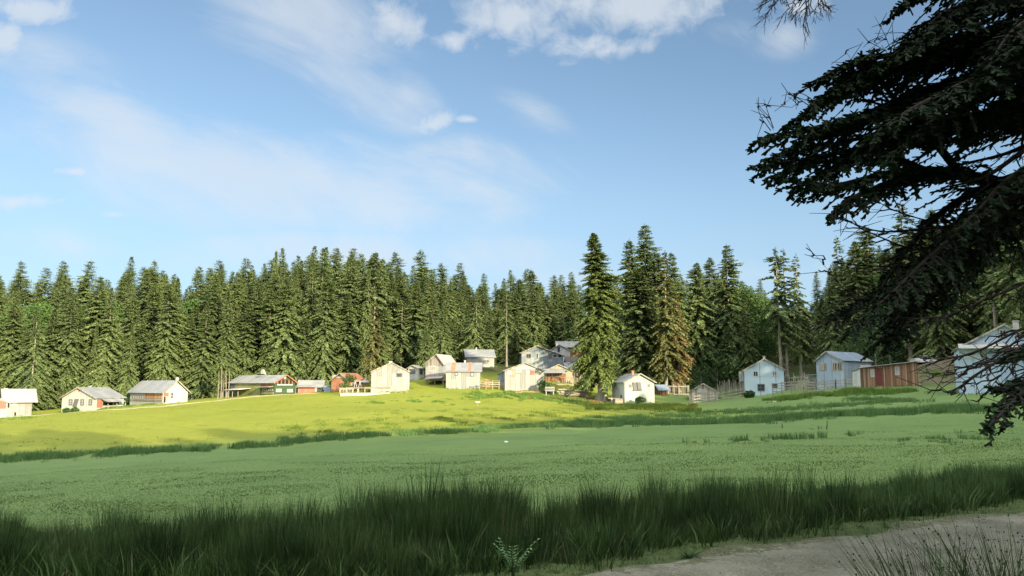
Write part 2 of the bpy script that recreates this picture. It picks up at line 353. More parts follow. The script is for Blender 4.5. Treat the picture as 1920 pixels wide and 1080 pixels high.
# ---------------------------------------------------------------- ground, road, path
def build_ground():
    rr = np.concatenate([[0.0], np.geomspace(1.2, 8, 26), np.geomspace(8.3, 90, 150), np.geomspace(92, 400, 90), np.geomspace(430, 3000, 16)])
    a1 = np.radians(np.arange(-40, 40.01, 0.30)); a2 = np.radians(np.arange(43, 318, 3.5)); aa = np.concatenate([a1, a2]); na = len(aa)
    Rg, Ag = np.meshgrid(rr[1:], aa, indexing='ij')
    X = (Rg*np.sin(Ag)).ravel(); Y = (Rg*np.cos(Ag)).ravel()
    Z = ground(X, Y)
    V = np.concatenate([[[0, 0, ground(0.0, 0.0)]], np.stack([X, Y, Z], 1)])
    nr = len(rr)-1; i, j = np.meshgrid(np.arange(nr-1), np.arange(na), indexing='ij'); j2 = (j+1) % na
    Q = np.stack([1+i*na+j, 1+(i+1)*na+j, 1+(i+1)*na+j2, 1+i*na+j2], -1).reshape(-1, 4)[:, ::-1]
    jj = np.arange(na); T = np.stack([np.zeros(na, int), 1+(jj+1) % na, 1+jj], 1)
    me = raw_mesh('ground', V, Q, T, smooth=True)
    g = G('meadow_turf', 0.9, 0.12); P = g.pos(False)
    big = g.noise(P, 0.045, 4, 0.6); mid = g.noise(P, 0.35, 5, 0.6); fine = g.noise(g.scale(P, (1, 1, 1)), 6.0, 4, 0.65)
    f = g.math('ADD', g.math('MULTIPLY', big, 0.45), g.math('ADD', g.math('MULTIPLY', mid, 0.3), g.math('MULTIPLY', fine, 0.25)))
    col = g.ramp(f, [(0.33, TURF[0]), (0.5, TURF[1]), (0.66, TURF[2])])
    # yellower, brighter turf paints sunlight into the slope below the village
    x, y, z = g.sep(P)
    dry = g.math('MULTIPLY', g.map(g.math('ADD', y, g.math('ADD', g.math('MULTIPLY', x, -0.25), g.math('MULTIPLY', g.noise(P, 0.12, 4), 14.0))), 60, 82), g.math('SUBTRACT', 1.0, g.map(x, 8, 30)))  # mask of the slope whose turf colour carries the sunlight
    col = g.mix(g.math('MULTIPLY', dry, 0.85), col, g.ramp(f, [(0.36, TURF_SUNLIT[0]), (0.62, TURF_SUNLIT[1])]))
    tuft = g.map(g.noise(g.scale(P, (0.55, 1.3, 1)), 1.0, 5, 0.7), 0.60, 0.70)
    col = g.mix(g.math('MULTIPLY', tuft, 0.55), col, (0.07, 0.12, 0.03))
    str_ = g.map(g.noise(g.scale(P, (0.35, 1.4, 1)), 1.6, 5, 0.6), 0.60, 0.68); col = g.mix(g.math('MULTIPLY', str_, 0.38), col, (0.07, 0.11, 0.03))
    def spot(cx, cy, rx, ry, rot, colr, col, sharp=0.35):
        c, s_ = math.cos(rot), math.sin(rot)
        ddx = g.math('SUBTRACT', x, cx); ddy = g.math('SUBTRACT', y, cy)
        ex = g.math('DIVIDE', g.math('ADD', g.math('MULTIPLY', ddx, c), g.math('MULTIPLY', ddy, s_)), rx)
        ey = g.math('DIVIDE', g.math('SUBTRACT', g.math('MULTIPLY', ddy, c), g.math('MULTIPLY', ddx, s_)), ry)
        r = g.math('SQRT', g.math('ADD', g.math('MULTIPLY', ex, ex), g.math('MULTIPLY', ey, ey)))
        r = g.math('ADD', r, g.math('MULTIPLY', g.math('SUBTRACT', g.noise(P, 0.5, 5, 0.65), 0.5), 1.1))
        return g.mix(g.map(r, 1.0+sharp, 1.0-sharp), col, colr)
    soil = g.ramp(g.noise(g.scale(P, (0.35, 0.9, 1.6)), 1.0, 6, 0.65), [(0.38, (0.05, 0.06, 0.03)), (0.47, (0.115, 0.09, 0.065)), (0.53, (0.19, 0.165, 0.115)), (0.59, (0.06, 0.08, 0.032))])
    p = at(1775, 700, 112); col = spot(p.x, p.y, 11, 22, -0.4, soil, col)
    p = at(985, 732, 129.5); col = spot(p.x, p.y, 3.4, 1.5, 0, (0.42, 0.28, 0.14), col)
    p = at(1085, 745, 124); col = spot(p.x, p.y, 6, 2.6, 0, (0.24, 0.20, 0.10), col)
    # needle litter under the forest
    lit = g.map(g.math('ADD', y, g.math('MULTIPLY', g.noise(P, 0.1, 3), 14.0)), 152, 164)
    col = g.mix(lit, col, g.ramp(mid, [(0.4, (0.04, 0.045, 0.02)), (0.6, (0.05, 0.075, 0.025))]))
    vx = g.math('ADD', g.math('MULTIPLY', g.math('SUBTRACT', x, float(R0[0])), float(RN[0])), g.math('MULTIPLY', g.math('SUBTRACT', y, float(R0[1])), float(RN[1])))
    vm = g.math('MULTIPLY', g.map(g.math('ADD', vx, g.math('MULTIPLY', g.noise(P, 1.6, 4), 0.8)), -0.9, 0.3), g.map(vx, 5.5, 3.5))
    col = g.mix(g.math('MULTIPLY', vm, 0.75), col, g.ramp(fine, [(0.35, (0.035, 0.06, 0.02)), (0.65, (0.10, 0.115, 0.05))]))
    g.bump(g.math('ADD', g.math('MULTIPLY', fine, 0.6), g.math('MULTIPLY', g.noise(P, 22, 3, 0.6), 0.5)), 0.5, 0.07)
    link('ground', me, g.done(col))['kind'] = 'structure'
    # dirt road
    s = np.arange(-26, 46, 0.22); t = np.arange(-0.25, ROAD_W+0.26, 0.2)
    S, Tt = np.meshgrid(s, t, indexing='ij')
    edge = 0.16*np.sin(S*1.9)+0.1*np.sin(S*4.3+1)
    Tt2 = np.where(Tt < 0.2, Tt+edge, np.where(Tt > ROAD_W-0.3, Tt+edge[::-1]*0.7, Tt))
    X = R0[0]+S*RD[0]+Tt2*RN[0]; Y = R0[1]+S*RD[1]+Tt2*RN[1]
    rut = -0.03*np.exp(-((Tt-0.9)/0.25)**2) - 0.03*np.exp(-((Tt-2.3)/0.25)**2) + 0.02*np.exp(-((Tt-1.6)/0.3)**2) + 0.008*np.sin(S*2.3+Tt*3)
    Z = ground(X.ravel(), Y.ravel()).reshape(X.shape)
    o = road_off(X, Y); Zr = Z + 0.05*sst(o, -0.05, 0.35)*(1-sst(o, ROAD_W-0.35, ROAD_W+0.05)) + 0.012 + rut
    Zr = np.where((Tt < -0.1) | (Tt > ROAD_W+0.1), Z-0.02, Zr)
    n0, n1 = X.shape; i, j = np.meshgrid(np.arange(n0-1), np.arange(n1-1), indexing='ij')
    Q = np.stack([i*n1+j, i*n1+j+1, (i+1)*n1+j+1, (i+1)*n1+j], -1).reshape(-1, 4)
    me = raw_mesh('dirt_road', np.stack([X.ravel(), Y.ravel(), Zr.ravel()], 1), Q, smooth=True)
    g = G('packed_dirt', 0.95, 0.1); P = g.pos(False)
    a = g.noise(P, 1.1, 5, 0.6); b = g.noise(P, 28, 4, 0.7)
    col = g.ramp(g.math('ADD', g.math('MULTIPLY', a, 0.6), g.math('MULTIPLY', b, 0.4)), [(0.36, (0.12, 0.125, 0.088)), (0.5, (0.23, 0.235, 0.175)), (0.64, (0.33, 0.335, 0.26))])
    vor = g.n('ShaderNodeTexVoronoi'); g.i(vor, 'Vector', P); vor.inputs['Scale'].default_value = 22
    col = g.mix(g.math('LESS_THAN', vor.outputs['Distance'], 0.18), col, (0.36, 0.34, 0.30))
    x, y, z = g.sep(P)
    off = g.math('ADD', g.math('MULTIPLY', g.math('SUBTRACT', x, float(R0[0])), float(RN[0])), g.math('MULTIPLY', g.math('SUBTRACT', y, float(R0[1])), float(RN[1])))
    mid = g.math('ABSOLUTE', g.math('SUBTRACT', off, 1.65))
    gm = g.math('ADD', g.math('MULTIPLY', g.map(mid, 0.5, 0.1), 0.16), g.math('MULTIPLY', g.map(mid, 1.15, 1.7), 0.3))
    col = g.mix(g.map(g.math('ADD', g.noise(P, 5.5, 6, 0.75), gm), 0.70, 0.78), col, g.ramp(b, [(.35, (.09, .11, .05)), (.65, (.20, .20, .13))]))
    g.bump(g.math('ADD', b, g.math('MULTIPLY', vor.outputs['Distance'], 0.5)), 0.8, 0.03)
    link('dirt_road', me, g.done(col))['kind'] = 'structure'
    # footpath in front of the left-hand houses
    pts = [(-80,795,122),(0,783,123),(60,779.5,126),(130,774,128.5),(220,768,131),(300,763,133),(350,757,136),(420,750,139),(470,744,140.5),(512,741,140),(560,739,140),(600,737,140)]
    W = [on_ground(q[0], q[1], 60) for q in pts]
    W = [p for p in W if p is not None]
    path = []
    for k in range(len(W)-1):
        for m in range(12): path.append(W[k].lerp(W[k+1], m/12))
    path.append(W[-1]); V = []; Q = []
    for k, p in enumerate(path):
        d = (path[min(k+1, len(path)-1)]-path[max(k-1, 0)]); d.z = 0; d.normalize(); nn = Vector((-d.y, d.x, 0))
        w = 0.8+0.2*math.sin(k*0.7)
        for m in (-1, -0.33, 0.33, 1):
            q = p+nn*w*m; V.append((q.x, q.y, float(ground(q.x, q.y))+(0.05 if abs(m) < 0.9 else -0.03)))
        if k: b = (k-1)*4; Q += [(b+m, b+m+1, b+m+5, b+m+4) for m in range(3)]
    link('footpath', raw_mesh('footpath', V, Q, smooth=True), mat_plain('trodden_earth', (0.42, 0.36, 0.22), 0.25, 0.95, 1.5))['kind'] = 'structure'
TURF = ((0.088, 0.150, 0.048), (0.126, 0.200, 0.066), (0.160, 0.234, 0.079))
TURF_SUNLIT = ((0.18, 0.21, 0.022), (0.26, 0.28, 0.032))  # turf colour with the slope's sunlight put into it
build_ground()

# ---------------------------------------------------------------- grasses and rushes (numpy)
RG = np.random.default_rng(7)
def blades(B, H, W, lean, tone, segs=3, curl=1.0, rng=RG, az=None):
    "B: roots Nx3, H heights, W widths, lean horizontal tip shift (Nx2); returns V, quads, tris, tone"
    n = len(B); a = rng.uniform(0, math.pi, n) if az is None else az
    wx, wy = np.cos(a)*W/2, np.sin(a)*W/2
    V = np.empty((n, 2*segs+1, 3)); T = np.empty((n, 2*segs+1))
    for k in range(segs):
        t = k/segs; c = t**(1+curl); ws = (1-0.55*t)
        x = B[:, 0]+lean[:, 0]*c; y = B[:, 1]+lean[:, 1]*c; z = B[:, 2]+H*t
        V[:, 2*k] = np.stack([x-wx*ws, y-wy*ws, z], 1); V[:, 2*k+1] = np.stack([x+wx*ws, y+wy*ws, z], 1)
        T[:, 2*k] = T[:, 2*k+1] = tone
    V[:, -1] = np.stack([B[:, 0]+lean[:, 0], B[:, 1]+lean[:, 1], B[:, 2]+H], 1); T[:, -1] = tone
    m = 2*segs+1; base = np.arange(n)[:, None]*m
    Q = np.concatenate([base+np.array([2*k, 2*k+1, 2*k+3, 2*k+2]) for k in range(segs-1)]) if segs > 1 else np.zeros((0, 4), int)
    Tr = base+np.array([2*segs-2, 2*segs-1, 2*segs])
    return V.reshape(-1, 3), Q, Tr, T.ravel()
def merge(parts):
    V, Q, T, C = [], [], [], []; b = 0
    for v, q, t, c in parts:
        V.append(v); Q.append(q+b); T.append(t+b); C.append(c); b += len(v)
    return np.concatenate(V), np.concatenate(Q), np.concatenate(T), np.concatenate(C)
def clumps(cx, cy, hh, per, spread, w, leanf=0.35, rng=RG, segs=3, tone0=None, hvar=0.35):
    "tufts of blades round each centre"
    n = len(cx); per = int(per)
    r = spread*np.sqrt(rng.uniform(0, 1, (n, per))); a = rng.uniform(0, 2*math.pi, (n, per))
    sx = np.asarray(spread if np.ndim(spread) == 0 else spread)
    X = cx[:, None]+r*np.cos(a); Y = cy[:, None]+r*np.sin(a)
    H = hh[:, None]*(1-hvar*rng.uniform(0, 1, (n, per)))
    L = H*leanf*(0.25+rng.uniform(0, 1, (n, per)))
    la = a+rng.normal(0, 0.7, (n, per))
    lean = np.stack([L*np.cos(la), L*np.sin(la)], -1).reshape(-1, 2)
    X = X.ravel(); Y = Y.ravel(); Z = ground(X, Y)-0.03
    t = (rng.uniform(0, 1, n) if tone0 is None else tone0)[:, None]*0.6+rng.uniform(0, 0.4, (n, per))
    return blades(np.stack([X, Y, Z], 1), H.ravel(), np.full(X.shape, w)*rng.uniform(0.7, 1.3, X.shape), lean, t.ravel(), segs, 0.9, rng)
M_RUSH = mat_leaf('rush_green', [(0.0, (0.018, 0.042, 0.014)), (0.4, (0.038, 0.082, 0.026)), (0.75, (0.072, 0.135, 0.044)), (0.92, (0.12, 0.175, 0.07)), (1.0, (0.22, 0.22, 0.12))], 0.6, 0.08, 0.0)
M_RUSHMID = mat_leaf('rush_mid_green', [(0.0, (0.045, 0.11, 0.035)), (0.6, (0.08, 0.17, 0.05)), (1.0, (0.16, 0.22, 0.07))], 0.6, 0.2, 0.0)
M_HERB = mat_leaf('lush_herb_green', [(0.0, (0.045, 0.10, 0.02)), (0.6, (0.10, 0.18, 0.03)), (1.0, (0.18, 0.24, 0.05))], 0.6, 0.2, 0.0)
M_TUFT = mat_leaf('turf_blades', [(0.0, TURF[0]), (0.5, TURF[1]), (1.0, TURF[2])], 0.7, 0.15, 0.0)
M_STRAW = mat_leaf('straw_stems', [(0.0, (0.07, 0.085, 0.045)), (.8, (0.16, 0.17, 0.10)), (1.0, (.22, .16, .10))], 0.7, 0.2, 0.0)
def topline(px): return np.interp(px, [-400, 0, 150, 300, 430, 560, 640, 740, 830, 930, 985, 1050, 1180, 1300, 1450, 1600, 1760, 1920, 2300],
                                     [960, 948, 944, 950, 938, 912, 915, 890, 886, 884, 905, 896, 884, 892, 888, 884, 872, 860, 850])
def near_rushes():
    n = 3000; rng = np.random.default_rng(3)
    px = rng.uniform(-160, 2080, n); k = (px-960)/F
    # belt between the road's verge and the wet hollow
    dn = np.interp(px, [-200, 300, 620, 960, 1300, 1500, 1700, 1920, 2100], [7.7, 7.4, 7.0, 7.6, 8.7, 9.8, 10.9, 12.0, 12.8])
    df = dn + np.interp(px, [-200, 400, 960, 2100], [4.2, 4.6, 5.6, 5.0])
    u = rng.uniform(0, 1, n)**0.9; d = dn+(df-dn)*u + 0.25*np.sin(px*0.021)
    x = k*d*1.01; y = d
    z = ground(x, y)
    ztop = EYE + (HZ-topline(px)-rng.normal(0, 13, n)-rng.uniform(0, 26, n)*(np.sin(px*0.013)+1)*0.5)/F*d
    h = np.clip(ztop-z, 0.28, 1.15)
    h = np.minimum(h, np.interp(d-dn, [0, 0.5, 1.4], [0.42, 0.75, 1.2])*rng.uniform(0.75, 1.1, n))
    # gather most clumps into tussocks, each with its own height and tone
    nt = 330; ci = rng.choice(n, nt, replace=False); own = np.argmin((x[:, None]-x[ci][None])**2+((y[:, None]-y[ci][None])*.8)**2, 1)
    tf = np.where(rng.uniform(0, 1, nt) < .28, rng.uniform(.42, .68, nt), rng.uniform(.78, 1.08, nt))[own]; tt0 = rng.uniform(0, 1, nt)[own]
    dist = np.hypot(x-x[ci][own], y-y[ci][own]); h = h*tf*np.clip(1.12-dist*1.5, .45, 1.1)
    keep = (dist < .42) | (rng.uniform(0, 1, n) < 0.5)
    keep &= (road_off(x, y) < -0.35)
    x, y, h, tt0 = x[keep], y[keep], h[keep], tt0[keep]
    v = clumps(x, y, h*1.04, 78, 0.16, 0.0095, 0.20, rng, 3, tone0=np.clip(tt0+rng.normal(0, .12, len(x)), 0, 1), hvar=0.6)
    # coarse under-growth so that the foot of the belt is closed
    m = 2600; i = rng.integers(0, len(x), m)
    v2 = clumps(x[i]+rng.normal(0, .2, m), y[i]+rng.normal(0, .2, m), np.full(m, 0.30), 20, 0.2, 0.009, 0.8, rng, 2)
    m2 = 2600; i2 = rng.integers(0, len(x), m2); tall = clumps(x[i2], y[i2], h[i2]*1.18, 3, 0.14, 0.0085, 0.12, rng, 3, tone0=rng.uniform(.7, 1, m2), hvar=.25)
    m3 = 700; i3 = rng.integers(0, len(x), m3); wd = clumps(x[i3]+rng.normal(0, .3, m3), y[i3]-np.abs(rng.normal(0, .4, m3)), rng.uniform(.15, .45, m3), 9, 0.10, 0.020, 0.7, rng, 2, tone0=np.full(m3, .9))
    v2 = merge([v2, tall, wd])
    V, Q, T, C = merge([v, v2])
    o = link('rushes', raw_mesh('rushes', V, Q, T, C), M_RUSH); tag(o, 'tall dark green rushes growing thick along the road', 'rushes', kind='stuff')
    # pale seed-headed stems scattered through it
    m = 1900; i = rng.integers(0, len(x), m)
    vs = clumps(x[i]+rng.normal(0, .15, m), y[i]-np.abs(rng.normal(0, .3, m)), h[i]*rng.uniform(0.4, 0.98, m), 3, 0.12, 0.009, 0.6, rng, 3)
    o = link('dry_grass_stems', raw_mesh('dry_grass_stems', *vs), M_STRAW); tag(o, 'straw-coloured dry grass stems among the dark rushes', 'dry grass', kind='stuff')
    # verge grass
    n = 8000; s = rng.uniform(-14, 26, n); t = -rng.uniform(-0.12, 1.0, n); X = R0[0]+s*RD[0]+t*RN[0]; Y = R0[1]+s*RD[1]+t*RN[1]
    v = clumps(X, Y, rng.uniform(0.02, 0.08, n)*(1+.8*(t < -.5)), 9, 0.05, 0.008, 0.9, rng, 2)
    n = 1500; s = rng.uniform(-14, 20, n); t = 1.65+rng.normal(0, .22, n); X = R0[0]+s*RD[0]+t*RN[0]; Y = R0[1]+s*RD[1]+t*RN[1]
    ok = np.sin(s*2.1)+np.sin(s*0.8) > 0.3
    v3 = clumps(X[ok], Y[ok], rng.uniform(0.02, 0.05, n)[ok]+0.05, 6, 0.05, 0.007, 0.9, rng, 2)
    o = link('verge_grass', raw_mesh('verge_grass', *merge([v, v3])), mat_leaf('verge_blades', [(0.0, (.03, .065, .022)), (.5, (.06, .115, .035)), (.85, (.10, .15, .055)), (1.0, (.24, .24, .13))], .7, .15, 0.0)); tag(o, 'short worn grass on the verge of the dirt road', 'grass', kind='stuff')
near_rushes()
def gravel():
    rng = np.random.default_rng(21); n = 2600; s = rng.uniform(-8, 16, n); t = np.where(rng.uniform(0, 1, n) < .5, rng.normal(1.65, .3, n), rng.uniform(0.1, ROAD_W-.1, n)); t = np.clip(t, .1, ROAD_W-.1)
    X = R0[0]+s*RD[0]+t*RN[0]; Y = R0[1]+s*RD[1]+t*RN[1]; Z = ground(X, Y)+.055; r = rng.uniform(.006, .02, n)**1.0
    P = np.array([(1, 0, 0), (0, 1, 0), (-1, 0, 0), (0, -1, 0), (0, 0, .7), (0, 0, -.5)]); V = np.stack([X, Y, Z], 1)[:, None]+(P[None]*rng.uniform(.6, 1.2, (n, 6, 1)))*r[:, None, None]
    Fc = np.array([(0, 1, 4), (1, 2, 4), (2, 3, 4), (3, 0, 4), (1, 0, 5), (2, 1, 5), (3, 2, 5), (0, 3, 5)]); T = (np.arange(n)[:, None, None]*6+Fc[None]).reshape(-1, 3)
    o = link('gravel', raw_mesh('gravel', V.reshape(-1, 3), None, T, np.repeat(rng.uniform(0, 1, n), 6)), mat_leaf('gravel_stone', [(0.0, (.12, .115, .10)), (1.0, (.42, .41, .38))], .9, .1, 0.0)); tag(o, 'small loose stones scattered on the dirt road', 'gravel', kind='stuff')
gravel()

def meadow_cover():
    rng = np.random.default_rng(11)
    # fine turf
    n = 150000; d = 13/(1-rng.uniform(0, 1, n)*(1-13/40)); k = rng.uniform(-0.70, 0.70, n); x = k*d; y = d
    z = ground(x, y); h = rng.uniform(0.018, 0.04, n)*np.clip((46-d)/20, .3, 1)*(0.7+0.6*(np.sin(x*0.9+np.sin(y*.7))*np.sin(y*1.3) > 0.2)); w = 0.007+0.0009*d
    a = rng.uniform(0, 6.28, n); L = h*1.3
    v = blades(np.stack([x, y, z-0.005], 1), h, w, np.stack([L*np.cos(a), L*np.sin(a)], 1), np.clip(rng.normal(0.5, 0.10, n)+.22*np.sin(x*.17+2*np.sin(y*.09))*np.sin(y*.21+x*.05)+.12*np.sin(x*.6+y*.2)*np.sin(y*.7), 0, 1), 1, 1, rng, az=rng.uniform(-.6, .6, n))
    v = (v[0], np.zeros((0, 4), int), v[2], v[3])
    o = link('meadow_grass', raw_mesh('meadow_grass', *v), M_TUFT); tag(o, 'short grazed green grass of the meadow', 'grass', kind='stuff')
    n = 2600; d = 17/(1-rng.uniform(0, 1, n)*(1-17/80)); k = rng.uniform(-.68, .68, n); x = k*d; ok = (np.sin(x*.35+np.sin(d*.3)*2)+np.sin(d*.55+x*.1)) > .25
    x, d = x[ok], d[ok]; dx = rng.normal(0, .5, (len(x), 5)); X = (x[:, None]+dx).ravel(); Y = (d[:, None]+rng.normal(0, .06, dx.shape)).ravel()
    v = clumps(X, Y, rng.uniform(.03, .085, len(X)), 7, .10, .02, .8, rng, 1)
    o = link('coarse_tufts', raw_mesh('coarse_tufts', *(v[0], np.zeros((0, 4), int), v[2], v[3])), M_RUSHMID); tag(o, 'scattered darker grass tufts across the shaded meadow', 'grass tufts', kind='stuff')
    n = 2600; px = rng.uniform(-20, 1180, n); py = rng.uniform(745, 835, n); kk = np.array([ray(a, b) for a, b in zip(px, py)]); dd = rng.uniform(62, 128, n); X = kk[:, 0]*dd
    ok = (np.sin(X*.21+np.sin(dd*.13)*2)+np.sin(dd*.29+X*.13)) > .1; X, dd = X[ok], dd[ok]
    v = clumps(X, dd, rng.uniform(.06, .2, len(X)), 12, .3, .04, .8, rng, 1)
    o = link('slope_tufts', raw_mesh('slope_tufts', *(v[0], np.zeros((0, 4), int), v[2], v[3])), mat_leaf('slope_tuft_green', [(0.0, (.07, .11, .02)), (1.0, (.16, .19, .03))], .7, .15, 0.0)); tag(o, 'scattered small grass tufts on the sunlit slope', 'grass tufts', kind='stuff')
    # rush bands further out, traced along the ground
    def band(pts, half, n, h0, h1, per, w, rng=rng, sp=0.25, gate=-0.9):
        P = [on_ground(*q[:2], q[2] if len(q) > 2 else 14) for q in pts]; P = np.array([[p.x, p.y] for p in P if p is not None])
        s = rng.uniform(0, len(P)-1.001, n); i = s.astype(int); f = (s-i)[:, None]
        q = P[i]*(1-f)+P[i+1]*f; q[:, 1] += rng.normal(0, 1, n)*half; q[:, 0] += rng.normal(0, .5, n)
        g = np.sin(q[:, 0]*0.8+np.sin(q[:, 1]*.5)*2)+np.sin(q[:, 0]*2.1+q[:, 1]*.6); q = q[g > gate]
        hh = rng.uniform(h0, h1, len(q))
        return clumps(q[:, 0], q[:, 1], hh, per, sp, w, 0.3, rng, 2)
    # dark ditch line crossing left to middle
    b1 = band([(-60, 862), (100, 858), (230, 850), (400, 843), (520, 832), (640, 822), (760, 815), (900, 808), (1010, 800)], 1.3, 900, 0.25, 0.6, 34, 0.03, sp=0.35)
    b2 = band([(1030, 800), (1120, 798), (1250, 795), (1380, 792), (1500, 784), (1640, 778), (1760, 772), (1850, 768)], 1.9, 1300, 0.3, 0.65, 34, 0.03, sp=0.35, gate=-1.3)
    b3 = band([(1090, 790), (1200, 783), (1330, 776), (1450, 770), (1560, 762), (1680, 752), (1600, 745)], 3.6, 900, 0.2, 0.5, 26, 0.035, sp=0.4, gate=-0.6)
    b4 = band([(1330, 830), (1420, 826), (1500, 822), (1560, 818)], 0.4, 60, 0.15, 0.4, 20, 0.02, sp=0.12, gate=-0.2)
    b5 = band([(1540, 806), (1700, 826), (1850, 830), (1920, 812)], 2.2, 120, 0.1, 0.28, 20, 0.02, sp=0.15, gate=0.2)
    b6 = band([(0, 858), (200, 852), (480, 838)], 2.2, 260, 0.12, 0.3, 20, 0.03, sp=0.3)
    o = link('ditch_rushes', raw_mesh('ditch_rushes', *merge([b1, b2, b3, b4, b5, b6])), M_RUSHMID); tag(o, 'low bands of rushes along the ditch crossing the meadow', 'rushes', kind='stuff')
    # sunlit coarse tufts below the sheds
    c1 = band([(540, 800), (650, 795), (760, 788), (880, 783), (1000, 778), (1100, 772)], 3.0, 900, 0.12, 0.42, 22, 0.035, sp=0.4, gate=0.1)
    c2 = band([(700, 775), (820, 770), (950, 768)], 2.5, 280, 0.1, 0.28, 22, 0.035, sp=0.4, gate=0.3)
    c3 = band([(560, 812), (700, 806), (800, 800), (900, 795)], 2.5, 260, 0.12, 0.35, 22, 0.035, sp=0.35, gate=0.2)
    c4 = band([(1110, 766), (1180, 764), (1250, 765), (1290, 768)], 4.2, 700, 0.35, 0.75, 26, 0.045, sp=0.4, gate=-1.5)
    o = link('sunlit_rushes', raw_mesh('sunlit_rushes', *merge([c1, c2, c3, c4])), mat_leaf('tuft_yellow_green', [(0.0, (0.06, 0.11, 0.015)), (0.6, (0.12, 0.175, 0.025)), (1.0, (0.20, 0.23, 0.045))], 0.6, 0.2, 0.0))
    tag(o, 'yellow-green coarse grass tufts on the sunlit slope', 'grass tufts', kind='stuff')
    h1 = band([(880, 742), (940, 741), (1000, 745), (1060, 750), (1100, 756)], 2.4, 750, 0.25, 0.55, 26, 0.07, sp=0.4, gate=-0.8)
    h2 = band([(680, 752), (740, 756), (800, 750), (860, 756)], 2.4, 260, 0.15, 0.35, 24, 0.07, sp=0.4, gate=0.3)
    h3 = band([(1440, 752), (1500, 745), (1580, 738), (1640, 735), (1700, 733)], 1.6, 520, 0.3, 0.6, 26, 0.05, sp=0.4, gate=-0.9)
    h4 = band([(0, 787), (30, 786), (60, 784)], 1.0, 90, 0.2, 0.4, 24, 0.06, sp=0.4, gate=-1)
    h6 = band([(1735, 695, 60), (1770, 703, 60), (1795, 708, 60)], 5.0, 160, 0.15, 0.45, 22, 0.05, sp=0.4, gate=-.2)
    h5 = band([(120, 772), (180, 769), (245, 762), (300, 758)], .5, 130, 0.2, 0.45, 24, 0.06, sp=0.35, gate=-.6)
    o = link('lush_weeds', raw_mesh('lush_weeds', *merge([h1, h2, h3, h4, h5, h6])), M_HERB); tag(o, 'bright green leafy weeds growing below the houses', 'weeds', kind='stuff')
meadow_cover()

